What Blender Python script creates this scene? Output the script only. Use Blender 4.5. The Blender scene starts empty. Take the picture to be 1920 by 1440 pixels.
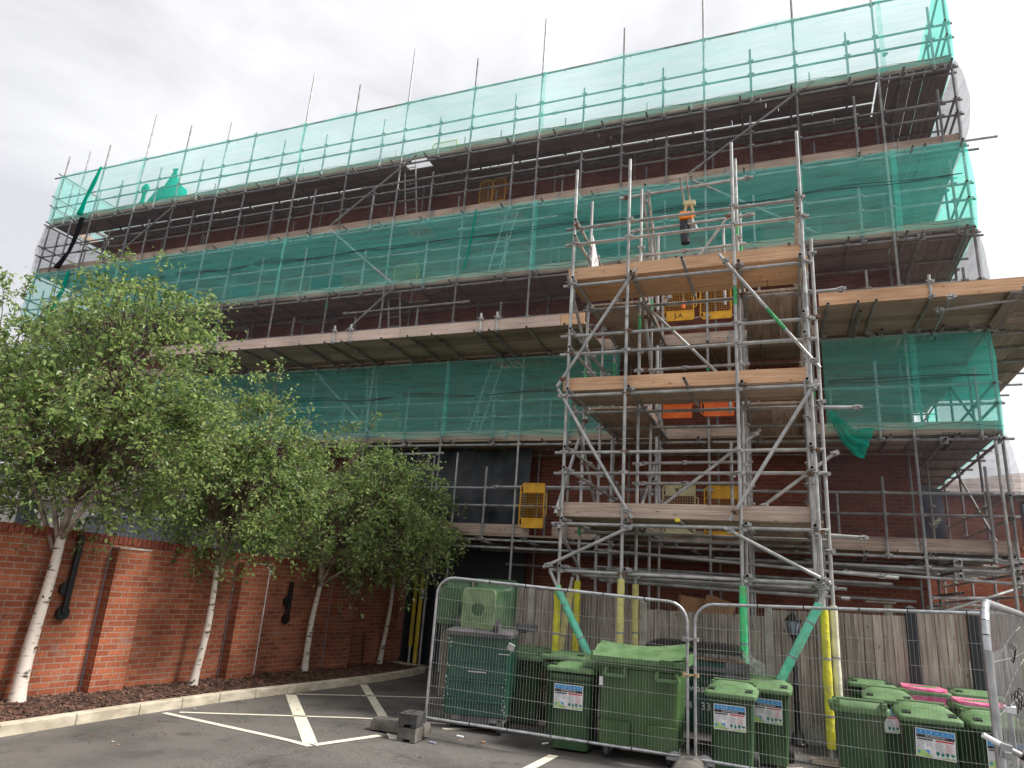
import bpy, math, random
from mathutils import Vector, Matrix, Euler, noise
random.seed(7)
R = math.radians
S = bpy.context.scene
COL = S.collection

# ------------------------------------------------------------------ camera
yaw, pitch, roll = R(22.093), R(16.6005), R(4.0225)
fwd = Vector((-math.sin(yaw)*math.cos(pitch), math.cos(yaw)*math.cos(pitch), math.sin(pitch)))
r0 = Vector((math.cos(yaw), math.sin(yaw), 0)); u0 = r0.cross(fwd)
right = r0*math.cos(roll)+u0*math.sin(roll); up = -r0*math.sin(roll)+u0*math.cos(roll)
cam_d = bpy.data.cameras.new('camera'); cam = bpy.data.objects.new('camera', cam_d); COL.objects.link(cam)
cam_d.sensor_width = 36; cam_d.lens = 1310/1920*36; cam_d.clip_start = .05; cam_d.clip_end = 2000
m = Matrix((right, up, -fwd)).transposed().to_4x4(); m.translation = Vector((0, 0, 1.7)); cam.matrix_world = m
S.camera = cam
# ------------------------------------------------------------------ world: overcast sky
SUN_EL, SUN_AZ = R(52), R(65)      # azimuth measured from +Y towards +X
W = bpy.data.worlds.new("World"); S.world = W; W.use_nodes = True
nt = W.node_tree; nt.nodes.clear()
def nn(t, typ, **k):
    n = t.nodes.new(typ)
    for a, b in k.items():
        if a.startswith('i_'): n.inputs[a[2:].replace('_', ' ')].default_value = b
        else: setattr(n, a, b)
    return n
L = nt.links.new
out = nn(nt, 'ShaderNodeOutputWorld')
sky = nn(nt, 'ShaderNodeTexSky', sky_type='NISHITA', sun_disc=False, sun_elevation=SUN_EL, sun_rotation=SUN_AZ)
bg1 = nn(nt, 'ShaderNodeBackground'); bg1.inputs[1].default_value = .09; L(sky.outputs[0], bg1.inputs[0])
tc = nn(nt, 'ShaderNodeTexCoord')
mp = nn(nt, 'ShaderNodeMapping'); mp.inputs['Scale'].default_value = (1.3, 1.3, 2.6); L(tc.outputs['Generated'], mp.inputs[0])
no = nn(nt, 'ShaderNodeTexNoise'); no.inputs['Scale'].default_value = 2.1; no.inputs['Detail'].default_value = 7; no.inputs['Roughness'].default_value = .56
no.inputs['Distortion'].default_value = .35
L(mp.outputs[0], no.inputs['Vector'])
vm = nn(nt, 'ShaderNodeVectorMath', operation='DOT_PRODUCT'); L(tc.outputs['Generated'], vm.inputs[0])
vm.inputs[1].default_value = (.78, .45, .43)
ad = nn(nt, 'ShaderNodeMath', operation='MULTIPLY_ADD'); L(vm.outputs['Value'], ad.inputs[0]); ad.inputs[1].default_value = .26
L(no.outputs[0], ad.inputs[2])
cr = nn(nt, 'ShaderNodeValToRGB'); L(ad.outputs[0], cr.inputs[0])
cr.color_ramp.elements[0].position = .4; cr.color_ramp.elements[0].color = (.35, .348, .36, 1)
cr.color_ramp.elements[1].position = .8; cr.color_ramp.elements[1].color = (.56, .56, .563, 1)
e = cr.color_ramp.elements.new(.56); e.color = (.445, .443, .452, 1)
bg2 = nn(nt, 'ShaderNodeBackground'); bg2.inputs[1].default_value = 1.0; L(cr.outputs[0], bg2.inputs[0])
mx = nn(nt, 'ShaderNodeMixShader'); mx.inputs[0].default_value = .93; L(bg1.outputs[0], mx.inputs[1]); L(bg2.outputs[0], mx.inputs[2]); L(mx.outputs[0], out.inputs[0])
sd = bpy.data.lights.new('sun', 'SUN'); sd.energy = 2.7; sd.angle = R(14); sd.color = (1, .96, .9)
sun = bpy.data.objects.new('sun', sd); COL.objects.link(sun)
SUN_LAMP_AZ = R(76)
sun.rotation_euler = Vector((math.sin(SUN_LAMP_AZ)*math.cos(SUN_EL), math.cos(SUN_LAMP_AZ)*math.cos(SUN_EL), math.sin(SUN_EL))).to_track_quat('Z', 'Y').to_euler()
sky.sun_rotation = SUN_LAMP_AZ
S.view_settings.view_transform = 'Standard'; S.view_settings.look = 'None'; S.view_settings.exposure = 1.2
S.cycles.transparent_max_bounces = 24; S.cycles.max_bounces = 9; S.cycles.diffuse_bounces = 6; S.cycles.use_denoising = True

# ------------------------------------------------------------------ materials
def new_mat(name):
    m = bpy.data.materials.new(name); m.use_nodes = True; t = m.node_tree; t.nodes.clear()
    o = nn(t, 'ShaderNodeOutputMaterial'); b = nn(t, 'ShaderNodeBsdfPrincipled'); t.links.new(b.outputs[0], o.inputs[0])
    return m, t, b
def c4(c): return (c[0], c[1], c[2], 1)
def noisy(name, c1, c2, scale=6, rough=.6, metal=0, vec=(1, 1, 1), bump=0, detail=4, lo=.35, hi=.65, bscale=None, spec=None, grime=0, gvec=(1, 1, .35), gcol=(.16, .15, .11)):
    m, t, b = new_mat(name); l = t.links.new
    tc = nn(t, 'ShaderNodeTexCoord'); mp = nn(t, 'ShaderNodeMapping'); mp.inputs['Scale'].default_value = vec; l(tc.outputs['Object'], mp.inputs[0])
    n = nn(t, 'ShaderNodeTexNoise'); n.inputs['Scale'].default_value = scale; n.inputs['Detail'].default_value = detail; l(mp.outputs[0], n.inputs['Vector'])
    r = nn(t, 'ShaderNodeValToRGB'); l(n.outputs[0], r.inputs[0])
    r.color_ramp.elements[0].position = lo; r.color_ramp.elements[0].color = c4(c1); r.color_ramp.elements[1].position = hi; r.color_ramp.elements[1].color = c4(c2)
    b.inputs['Roughness'].default_value = rough; b.inputs['Metallic'].default_value = metal
    if grime:
        g1 = nn(t, 'ShaderNodeMapping'); g1.inputs['Scale'].default_value = gvec; l(tc.outputs['Object'], g1.inputs[0])
        g2 = nn(t, 'ShaderNodeTexNoise'); g2.inputs['Scale'].default_value = 3.2; g2.inputs['Detail'].default_value = 7; g2.inputs['Roughness'].default_value = .65; l(g1.outputs[0], g2.inputs['Vector'])
        g3 = nn(t, 'ShaderNodeMapRange'); l(g2.outputs[0], g3.inputs[0]); g3.inputs[1].default_value = .5; g3.inputs[2].default_value = .72; g3.inputs[4].default_value = grime
        g4 = nn(t, 'ShaderNodeMixRGB'); l(g3.outputs[0], g4.inputs[0]); l(r.outputs[0], g4.inputs[1]); g4.inputs[2].default_value = c4(gcol); l(g4.outputs[0], b.inputs['Base Color'])
        g5 = nn(t, 'ShaderNodeMapRange'); l(g2.outputs[0], g5.inputs[0]); g5.inputs[1].default_value = .4; g5.inputs[2].default_value = .7; g5.inputs[3].default_value = rough; g5.inputs[4].default_value = .85; l(g5.outputs[0], b.inputs['Roughness'])
    else: l(r.outputs[0], b.inputs['Base Color'])
    if spec is not None: b.inputs['Specular IOR Level'].default_value = spec
    if bump:
        n2 = nn(t, 'ShaderNodeTexNoise'); n2.inputs['Scale'].default_value = bscale or scale*3; n2.inputs['Detail'].default_value = 5; l(mp.outputs[0], n2.inputs['Vector'])
        bp = nn(t, 'ShaderNodeBump'); bp.inputs['Strength'].default_value = bump; bp.inputs['Distance'].default_value = .02; l(n2.outputs[0], bp.inputs['Height']); l(bp.outputs[0], b.inputs['Normal'])
    return m
def brick(name, c1, c2, mortar, bw=.225, bh=.075, ms=.009, dirt=.35, flat=None):
    m, t, b = new_mat(name); l = t.links.new
    tc = nn(t, 'ShaderNodeTexCoord'); sx = nn(t, 'ShaderNodeSeparateXYZ'); l(tc.outputs['Object'], sx.inputs[0])
    a = nn(t, 'ShaderNodeMath', operation='ADD'); l(sx.outputs[0], a.inputs[0]); l(sx.outputs[1], a.inputs[1])
    cx = nn(t, 'ShaderNodeCombineXYZ'); l(a.outputs[0], cx.inputs[0]); l(sx.outputs[2], cx.inputs[1])
    bt = nn(t, 'ShaderNodeTexBrick'); l(cx.outputs[0], bt.inputs['Vector'])
    bt.inputs['Scale'].default_value = 1; bt.inputs['Brick Width'].default_value = bw; bt.inputs['Row Height'].default_value = bh
    bt.inputs['Mortar Size'].default_value = ms; bt.inputs['Mortar Smooth'].default_value = .15; bt.inputs['Bias'].default_value = -.1
    bt.inputs['Color1'].default_value = c4(c1); bt.inputs['Color2'].default_value = c4(c2); bt.inputs['Mortar'].default_value = c4(mortar)
    n = nn(t, 'ShaderNodeTexNoise'); n.inputs['Scale'].default_value = 1.3; n.inputs['Detail'].default_value = 6; l(tc.outputs['Object'], n.inputs['Vector'])
    n3 = nn(t, 'ShaderNodeTexNoise'); n3.inputs['Scale'].default_value = 30; n3.inputs['Detail'].default_value = 3; l(tc.outputs['Object'], n3.inputs['Vector'])
    mr = nn(t, 'ShaderNodeMapRange'); l(n.outputs[0], mr.inputs[0]); mr.inputs[1].default_value = .3; mr.inputs[2].default_value = .7; mr.inputs[3].default_value = 1-dirt; mr.inputs[4].default_value = 1.12
    mr2 = nn(t, 'ShaderNodeMapRange'); l(n3.outputs[0], mr2.inputs[0]); mr2.inputs[1].default_value = .3; mr2.inputs[2].default_value = .7; mr2.inputs[3].default_value = .8; mr2.inputs[4].default_value = 1.15
    mu = nn(t, 'ShaderNodeMath', operation='MULTIPLY'); l(mr.outputs[0], mu.inputs[0]); l(mr2.outputs[0], mu.inputs[1])
    vmx = nn(t, 'ShaderNodeVectorMath', operation='SCALE'); l(bt.outputs[0], vmx.inputs[0]); l(mu.outputs[0], vmx.inputs['Scale'])
    q1 = nn(t, 'ShaderNodeTexNoise'); q1.inputs['Scale'].default_value = 2.1; q1.inputs['Detail'].default_value = 8; q1.inputs['Roughness'].default_value = .7; q1.inputs['Distortion'].default_value = 1; l(tc.outputs['Object'], q1.inputs['Vector'])
    q2 = nn(t, 'ShaderNodeMapRange'); l(q1.outputs[0], q2.inputs[0]); q2.inputs[1].default_value = .56; q2.inputs[2].default_value = .74; q2.inputs[4].default_value = .42
    q3 = nn(t, 'ShaderNodeMixRGB'); l(q2.outputs[0], q3.inputs[0]); l(vmx.outputs[0], q3.inputs[1]); q3.inputs[2].default_value = c4([x*.5+.12 for x in mortar]); l(q3.outputs[0], b.inputs['Base Color'])
    b.inputs['Roughness'].default_value = .85; b.inputs['Specular IOR Level'].default_value = .25
    bp = nn(t, 'ShaderNodeBump'); bp.inputs['Strength'].default_value = .55; bp.inputs['Distance'].default_value = .012; bp.invert = True
    l(bt.outputs['Fac'], bp.inputs['Height']); l(bp.outputs[0], b.inputs['Normal'])
    return m
def wood(name, c1, c2, axis='x', board=.225, snap='y', rough=.8, var=.35, knots=True):
    """boards running along axis; each board (snapped along snap) a little different"""
    m, t, b = new_mat(name); l = t.links.new
    tc = nn(t, 'ShaderNodeTexCoord'); mp = nn(t, 'ShaderNodeMapping'); sc = {'x': (1, 22, 22), 'y': (22, 1, 22), 'z': (22, 22, 1)}[axis]
    mp.inputs['Scale'].default_value = sc; l(tc.outputs['Object'], mp.inputs[0])
    sx = nn(t, 'ShaderNodeSeparateXYZ'); l(tc.outputs['Object'], sx.inputs[0])
    dv = nn(t, 'ShaderNodeMath', operation='DIVIDE'); l(sx.outputs['xyz'.index(snap)], dv.inputs[0]); dv.inputs[1].default_value = board
    fl = nn(t, 'ShaderNodeMath', operation='FLOOR'); l(dv.outputs[0], fl.inputs[0])
    dv2 = nn(t, 'ShaderNodeMath', operation='DIVIDE'); l(sx.outputs['xyz'.index(axis)], dv2.inputs[0]); dv2.inputs[1].default_value = 3.7
    ad2 = nn(t, 'ShaderNodeMath', operation='MULTIPLY_ADD'); l(fl.outputs[0], ad2.inputs[0]); ad2.inputs[1].default_value = .37; l(dv2.outputs[0], ad2.inputs[2])
    fl2 = nn(t, 'ShaderNodeMath', operation='FLOOR'); l(ad2.outputs[0], fl2.inputs[0])
    gi = nn(t, 'ShaderNodeNewGeometry'); cx = nn(t, 'ShaderNodeCombineXYZ'); l(gi.outputs['Random Per Island'], cx.inputs[0])
    wn = nn(t, 'ShaderNodeTexWhiteNoise', noise_dimensions='3D'); l(cx.outputs[0], wn.inputs['Vector'])
    ofs = nn(t, 'ShaderNodeVectorMath', operation='ADD'); l(mp.outputs[0], ofs.inputs[0]); vs = nn(t, 'ShaderNodeVectorMath', operation='SCALE'); vs.inputs['Scale'].default_value = 30
    l(wn.outputs['Color'], vs.inputs[0]); l(vs.outputs[0], ofs.inputs[1])
    n = nn(t, 'ShaderNodeTexNoise'); n.inputs['Scale'].default_value = 1.6; n.inputs['Detail'].default_value = 5; n.inputs['Distortion'].default_value = .6; l(ofs.outputs[0], n.inputs['Vector'])
    r = nn(t, 'ShaderNodeValToRGB'); l(n.outputs[0], r.inputs[0]); r.color_ramp.elements[0].position = .3; r.color_ramp.elements[0].color = c4(c1)
    r.color_ramp.elements[1].position = .62; r.color_ramp.elements[1].color = c4(c2)
    mr = nn(t, 'ShaderNodeMapRange'); l(wn.outputs['Value'], mr.inputs[0]); mr.inputs[3].default_value = 1-var; mr.inputs[4].default_value = 1+var*.45
    n4 = nn(t, 'ShaderNodeTexNoise'); n4.inputs['Scale'].default_value = 1.1; n4.inputs['Detail'].default_value = 4; l(tc.outputs['Object'], n4.inputs['Vector'])
    m4 = nn(t, 'ShaderNodeMapRange'); l(n4.outputs[0], m4.inputs[0]); m4.inputs[1].default_value = .3; m4.inputs[2].default_value = .7; m4.inputs[3].default_value = .78; m4.inputs[4].default_value = 1.1
    mu = nn(t, 'ShaderNodeMath', operation='MULTIPLY'); l(mr.outputs[0], mu.inputs[0]); l(m4.outputs[0], mu.inputs[1])
    last = mu
    if knots:
        mpk = nn(t, 'ShaderNodeMapping'); mpk.inputs['Scale'].default_value = {'x': (2.2, 6, 6), 'y': (6, 2.2, 6), 'z': (6, 6, 2.2)}[axis]; l(tc.outputs['Object'], mpk.inputs[0])
        vo = nn(t, 'ShaderNodeTexVoronoi'); vo.inputs['Scale'].default_value = 1.5; l(mpk.outputs[0], vo.inputs['Vector'])
        mk = nn(t, 'ShaderNodeMapRange'); l(vo.outputs['Distance'], mk.inputs[0]); mk.inputs[1].default_value = .06; mk.inputs[2].default_value = .13; mk.inputs[3].default_value = .45; mk.inputs[4].default_value = 1
        last = nn(t, 'ShaderNodeMath', operation='MULTIPLY'); l(mu.outputs[0], last.inputs[0]); l(mk.outputs[0], last.inputs[1])
    v = nn(t, 'ShaderNodeVectorMath', operation='SCALE'); l(r.outputs[0], v.inputs[0]); l(last.outputs[0], v.inputs['Scale']); l(v.outputs[0], b.inputs['Base Color'])
    b.inputs['Roughness'].default_value = rough; b.inputs['Specular IOR Level'].default_value = .2
    bp = nn(t, 'ShaderNodeBump'); bp.inputs['Strength'].default_value = .25; bp.inputs['Distance'].default_value = .01; l(n.outputs[0], bp.inputs['Height']); l(bp.outputs[0], b.inputs['Normal'])
    return m
def netmat(name, col, cover, trl=.6):
    m = bpy.data.materials.new(name); m.use_nodes = True; t = m.node_tree; t.nodes.clear(); l = t.links.new
    o = nn(t, 'ShaderNodeOutputMaterial'); tr = nn(t, 'ShaderNodeBsdfTransparent'); d = nn(t, 'ShaderNodeBsdfDiffuse'); tl = nn(t, 'ShaderNodeBsdfTranslucent')
    d.inputs[0].default_value = c4(col); tl.inputs[0].default_value = c4(col)
    a = nn(t, 'ShaderNodeMixShader'); a.inputs[0].default_value = trl; l(d.outputs[0], a.inputs[1]); l(tl.outputs[0], a.inputs[2])
    tc = nn(t, 'ShaderNodeTexCoord'); mp = nn(t, 'ShaderNodeMapping'); mp.inputs['Scale'].default_value = (.3, .3, 3.2); mp.inputs['Rotation'].default_value = (0, .12, 0); l(tc.outputs['Object'], mp.inputs[0])
    n = nn(t, 'ShaderNodeTexNoise'); n.inputs['Scale'].default_value = 2.6; n.inputs['Detail'].default_value = 5; n.inputs['Distortion'].default_value = .8; l(mp.outputs[0], n.inputs['Vector'])
    mr = nn(t, 'ShaderNodeMapRange'); l(n.outputs[0], mr.inputs[0]); mr.inputs[1].default_value = .3; mr.inputs[2].default_value = .7; mr.inputs[3].default_value = max(0, cover-.07); mr.inputs[4].default_value = min(1, cover+.09)
    b = nn(t, 'ShaderNodeMixShader'); l(mr.outputs[0], b.inputs[0]); l(tr.outputs[0], b.inputs[1]); l(a.outputs[0], b.inputs[2]); l(b.outputs[0], o.inputs[0])
    return m
def plain(name, c, rough=.5, metal=0, spec=None):
    return noisy(name, tuple(x*.86 for x in c), tuple(min(1, x*1.1) for x in c), 9, rough, metal, spec=spec)
M = dict(
 steel=noisy('galvanised_tube', (.3, .3, .295), (.5, .495, .48), 5, .5, .3, bump=.1),
 steel_old=noisy('weathered_tube', (.2, .195, .19), (.38, .37, .355), 4, .6, .2, bump=.1),
 coupler=noisy('coupler_steel', (.26, .255, .25), (.5, .49, .47), 20, .5, .5),
 rust=noisy('rusty_coupler', (.12, .06, .035), (.3, .2, .14), 25, .8, .3),
 paintg=noisy('green_tube_paint', (.03, .3, .09), (.09, .42, .16), 12, .6),
 paintw=noisy('pale_tube_paint', (.4, .41, .4), (.62, .63, .61), 12, .6, .2),
 hole=plain('tube_bore', (.02, .02, .02), .9),
 hot=plain('yellow_cap', (.8, .62, .02), .6),
 foam_y=noisy('yellow_foam', (.62, .56, .02), (.82, .76, .04), 9, .7, bump=.7, bscale=14, grime=.5, gvec=(1, 1, 1.4), gcol=(.3, .27, .16)),
 foam_p=noisy('pale_yellow_foam', (.6, .52, .16), (.76, .68, .26), 9, .7, bump=.7, bscale=14, grime=.5, gvec=(1, 1, 1.4), gcol=(.3, .27, .16)),
 foam_o=noisy('ochre_foam', (.52, .38, .03), (.66, .5, .05), 7, .7, bump=.7, bscale=14, grime=.5, gvec=(1, 1, 1.4), gcol=(.3, .27, .16)),
 foam_g=noisy('green_foam', (.03, .6, .2), (.06, .75, .28), 9, .7, bump=.7, bscale=14, grime=.5, gvec=(1, 1, 1.4), gcol=(.3, .27, .16)),
 foam_t=noisy('teal_foam', (.1, .58, .38), (.18, .72, .5), 9, .7, bump=.7, bscale=14, grime=.5, gvec=(1, 1, 1.4), gcol=(.3, .27, .16)),
 foam_w=noisy('cream_foam', (.62, .6, .42), (.74, .72, .55), 9, .7, bump=.7, bscale=14, grime=.5, gvec=(1, 1, 1.4), gcol=(.3, .27, .16)),
 new_x=wood('new_board_x', (.6, .34, .19), (.82, .53, .33), 'x', .225, 'y', var=.22),
 pink_x=wood('pinkish_board_x', (.6, .44, .36), (.8, .62, .52), 'x', .225, 'y', var=.2),
 old_x=wood('weathered_board_x', (.22, .185, .16), (.43, .37, .33), 'x', .225, 'y', var=.35),
 old_y=wood('weathered_board_y', (.22, .185, .16), (.43, .37, .33), 'y', .225, 'x', var=.35),
 mid_x=wood('board_underside_x', (.36, .27, .2), (.58, .46, .36), 'x', .225, 'y', var=.4),
 mid_y=wood('board_underside_y', (.33, .25, .19), (.54, .43, .34), 'y', .225, 'x', var=.4),
 toe=wood('toe_board_wood', (.38, .28, .22), (.62, .48, .39), 'x', .4, 'y', var=.15),
 toe_y=wood('toe_board_wood_y', (.38, .28, .22), (.62, .48, .39), 'y', .4, 'x', var=.15),
 fence=wood('silvered_fence_board', (.23, .19, .155), (.5, .44, .375), 'z', .125, 'x', var=.42),
 fence_y=wood('silvered_fence_board_y', (.2, .16, .13), (.42, .36, .3), 'z', .125, 'y', var=.3),
 brick=brick('facade_brick', (.24, .066, .048), (.38, .112, .075), (.26, .17, .13)),
 brick_wall=brick('garden_wall_brick', (.26, .072, .036), (.42, .13, .062), (.32, .22, .165), ms=.0075),
 brick_pale=brick('buff_brick', (.42, .36, .3), (.55, .48, .42), (.5, .46, .42), ms=.007),
 brick_house=brick('house_brick', (.34, .1, .055), (.5, .17, .09), (.36, .28, .22), ms=.007),
 concrete=noisy('concrete', (.3, .285, .25), (.46, .44, .39), 7, .9, bump=.25),
 kerb=noisy('kerb_stone', (.36, .31, .23), (.56, .5, .39), 4, .9, bump=.3, vec=(1, 1, 2)),
 dark=plain('charcoal_board', (.02, .024, .03), .6),
 blacksheet=noisy('black_sheeting', (.012, .014, .018), (.035, .04, .05), 3, .5, bump=.4, bscale=2.5),
 black=plain('black_metal', (.012, .012, .013), .35),
 rubber=noisy('black_rubber', (.03, .03, .03), (.075, .072, .068), 10, .75, bump=.2),
 rubber2=noisy('dusty_rubber', (.08, .072, .064), (.17, .155, .135), 6, .85, bump=.3),
 binfront=noisy('green_bin_plastic', (.022, .066, .025), (.04, .1, .037), 5, .42, vec=(1, 1, .4), bump=.05, grime=.5),
 binlid=noisy('faded_green_lid', (.065, .14, .05), (.115, .21, .085), 7, .45, bump=.06, grime=.35, gcol=(.2, .26, .15)),
 binbig=noisy('olive_bin_plastic', (.045, .1, .028), (.07, .14, .042), 4, .42, vec=(1, 1, .3), bump=.05, grime=.45),
 binbase=noisy('scuffed_bin_base', (.1, .17, .07), (.24, .32, .17), 5, .6, bump=.2, grime=.4, gvec=(1, 1, 1)),
 steelgreen=noisy('dark_green_steel', (.004, .052, .034), (.014, .088, .058), 5, .4, bump=.08, lo=.3, hi=.75, grime=.45, gcol=(.1, .13, .11)),
 greylid=noisy('grey_plastic_lid', (.07, .065, .07), (.13, .12, .125), 6, .5, bump=.1),
 white=plain('white_print', (.8, .8, .8), .5),
 blue=noisy('blue_print', (.02, .24, .58), (.08, .38, .72), 60, .5),
 printblack=plain('black_print', (.02, .02, .025), .5),
 red=plain('red_print', (.6, .02, .05), .5),
 lime=plain('lime_print', (.4, .6, .16), .5),
 tealp=plain('teal_print', (.0, .2, .15), .5),
 greyprint=plain('grey_print', (.25, .25, .3), .6),
 yellow=noisy('yellow_gate_paint', (.62, .3, .012), (.85, .45, .02), 5, .5),
 orange=noisy('orange_gate_paint', (.85, .13, .01), (.95, .2, .03), 5, .5),
 cream=noisy('cream_gate_paint', (.55, .48, .26), (.68, .62, .38), 6, .6),
 paleyel=noisy('pale_gate_paint', (.6, .55, .1), (.8, .75, .2), 6, .6),
 orangebox=plain('orange_hoist_cover', (.85, .25, .01), .5),
 heras=noisy('fence_panel_zinc', (.34, .35, .355), (.52, .53, .54), 12, .35, .7),
 wire=noisy('mesh_wire_zinc', (.3, .3, .285), (.46, .46, .44), 12, .5, .3),
 bark=None, leaf=None,
 mulch=noisy('bark_mulch_bed', (.02, .01, .007), (.075, .04, .026), 28, .95, bump=.8, bscale=50),
 chip=noisy('bark_chip', (.03, .015, .011), (.2, .1, .065), 9, .9),
 line=noisy('road_line_paint', (.42, .38, .3), (.66, .62, .5), 14, .8, lo=.28, hi=.45),
 glass=plain('window_glass', (.25, .32, .4), .08),
 slate=brick('roof_slate', (.3, .26, .24), (.42, .37, .35), (.2, .17, .16), .3, .16, .01),
 slate_g=noisy('grey_sheet_roof', (.1, .11, .13), (.14, .155, .18), 3, .6),
 white_wall=brick('painted_white_brick', (.62, .58, .53), (.7, .66, .6), (.55, .5, .46), ms=.006),
 grey_sheet=noisy('grey_cover_sheet', (.3, .3, .3), (.42, .42, .42), 3, .6, bump=.2),
 pink=noisy('pink_bag_plastic', (.75, .1, .26), (.85, .25, .42), 8, .35, bump=.6, bscale=12),
 card=plain('cardboard', (.4, .22, .11), .8),
 brass=noisy('brass_coupler', (.4, .3, .14), (.65, .55, .35), 20, .4, .7),
 polygrey=plain('crumpled_polythene', (.5, .5, .5), .4),
 cloth=plain('maroon_cloth', (.12, .02, .04), .8),
)
M['net'] = netmat('green_debris_net', (.2, .92, .8), .33, .42)
M['net_mid'] = netmat('green_debris_net_brightened', (.22, .95, .82), .36, .4)  # same single net; brighter look over dark bays is put into colour and cover
M['net_side'] = netmat('green_debris_net_side', (.06, .86, .68), .6, .62)
M['net_thick'] = netmat('bunched_green_net', (.0, .5, .36), .9, .5)
M['net_black'] = netmat('black_debris_net', (.1, .095, .11), .3, .4)
M['net_grey'] = netmat('grey_debris_net', (.1, .1, .105), .48, .4)
M['net_drape'] = netmat('loose_green_net', (.01, .6, .44), .74, .5)
M['poly'] = netmat('clear_polythene', (.6, .62, .62), .5, .5)
M['net_grey2'] = netmat('black_net_bundle', (.02, .02, .022), .97, .2)
M['gardennet'] = netmat('white_garden_net', (.6, .6, .55), .18, .3)
# bark of birch
mb_, t_, b_ = new_mat('birch_bark'); l_ = t_.links.new
tc_ = nn(t_, 'ShaderNodeTexCoord'); mp_ = nn(t_, 'ShaderNodeMapping'); mp_.inputs['Scale'].default_value = (5, 5, 16); l_(tc_.outputs['Object'], mp_.inputs[0])
n_ = nn(t_, 'ShaderNodeTexNoise'); n_.inputs['Scale'].default_value = 1.3; n_.inputs['Detail'].default_value = 6; l_(mp_.outputs[0], n_.inputs['Vector'])
r_ = nn(t_, 'ShaderNodeValToRGB'); l_(n_.outputs[0], r_.inputs[0]); r_.color_ramp.elements[0].position = .33; r_.color_ramp.elements[0].color = (.06, .04, .03, 1)
r_.color_ramp.elements[1].position = .44; r_.color_ramp.elements[1].color = (.66, .58, .5, 1); l_(r_.outputs[0], b_.inputs['Base Color']); b_.inputs['Roughness'].default_value = .8
M['bark'] = mb_
M['twig'] = noisy('birch_twig', (.05, .032, .024), (.16, .1, .075), 6, .8)
M['limb'] = noisy('birch_limb', (.12, .08, .06), (.42, .33, .27), 5, .8)
def leafmat(name, a, b2):
    m = bpy.data.materials.new(name); m.use_nodes = True; t = m.node_tree; t.nodes.clear(); l = t.links.new
    o = nn(t, 'ShaderNodeOutputMaterial'); pb = nn(t, 'ShaderNodeBsdfPrincipled'); tl = nn(t, 'ShaderNodeBsdfTranslucent'); x = nn(t, 'ShaderNodeMixShader'); x.inputs[0].default_value = .46
    g = nn(t, 'ShaderNodeNewGeometry'); r = nn(t, 'ShaderNodeValToRGB'); l(g.outputs['Random Per Island'], r.inputs[0])
    r.color_ramp.elements[0].color = c4(a); r.color_ramp.elements[1].color = c4(b2)
    l(r.outputs[0], pb.inputs['Base Color']); pb.inputs['Roughness'].default_value = .42
    v = nn(t, 'ShaderNodeVectorMath', operation='SCALE'); v.inputs['Scale'].default_value = 1.7; l(r.outputs[0], v.inputs[0]); l(v.outputs[0], tl.inputs[0])
    l(pb.outputs[0], x.inputs[1]); l(tl.outputs[0], x.inputs[2]); l(x.outputs[0], o.inputs[0]); return m
M['leaf'] = leafmat('birch_leaf', (.052, .115, .03), (.31, .39, .13))
# asphalt
ma, ta, ba = new_mat('asphalt'); la = ta.links.new
tca = nn(ta, 'ShaderNodeTexCoord'); na = nn(ta, 'ShaderNodeTexNoise'); na.inputs['Scale'].default_value = .9; na.inputs['Detail'].default_value = 7; na.inputs['Roughness'].default_value = .6; la(tca.outputs['Object'], na.inputs['Vector'])
nb = nn(ta, 'ShaderNodeTexNoise'); nb.inputs['Scale'].default_value = 110; nb.inputs['Detail'].default_value = 2; la(tca.outputs['Object'], nb.inputs['Vector'])
ra = nn(ta, 'ShaderNodeValToRGB'); la(na.outputs[0], ra.inputs[0]); ra.color_ramp.elements[0].position = .3; ra.color_ramp.elements[0].color = (.048, .046, .044, 1); ra.color_ramp.elements[1].position = .55; ra.color_ramp.elements[1].color = (.1, .094, .09, 1)
rb = nn(ta, 'ShaderNodeValToRGB'); la(nb.outputs[0], rb.inputs[0]); rb.color_ramp.elements[0].position = .35; rb.color_ramp.elements[0].color = (.45, .45, .45, 1); rb.color_ramp.elements[1].position = .72; rb.color_ramp.elements[1].color = (2.1, 2.0, 1.9, 1)
vm_ = nn(ta, 'ShaderNodeVectorMath', operation='MULTIPLY'); la(ra.outputs[0], vm_.inputs[0]); la(rb.outputs[0], vm_.inputs[1])
ns = nn(ta, 'ShaderNodeTexNoise'); ns.inputs['Scale'].default_value = 1.7; ns.inputs['Detail'].default_value = 9; ns.inputs['Roughness'].default_value = .72; la(tca.outputs['Object'], ns.inputs['Vector'])
ms_ = nn(ta, 'ShaderNodeMapRange'); la(ns.outputs[0], ms_.inputs[0]); ms_.inputs[1].default_value = .55; ms_.inputs[2].default_value = .66; ms_.inputs[3].default_value = 1; ms_.inputs[4].default_value = .5
vk = nn(ta, 'ShaderNodeTexVoronoi', feature='DISTANCE_TO_EDGE'); vk.inputs['Scale'].default_value = .33
nw = nn(ta, 'ShaderNodeVectorMath', operation='MULTIPLY_ADD'); la(ns.outputs['Color'], nw.inputs[0]); nw.inputs[1].default_value = (.8, .8, 0); la(tca.outputs['Object'], nw.inputs[2]); la(nw.outputs[0], vk.inputs['Vector'])
mk_ = nn(ta, 'ShaderNodeMapRange'); la(vk.outputs['Distance'], mk_.inputs[0]); mk_.inputs[1].default_value = .0; mk_.inputs[2].default_value = .004; mk_.inputs[3].default_value = .45; mk_.inputs[4].default_value = 1
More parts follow.
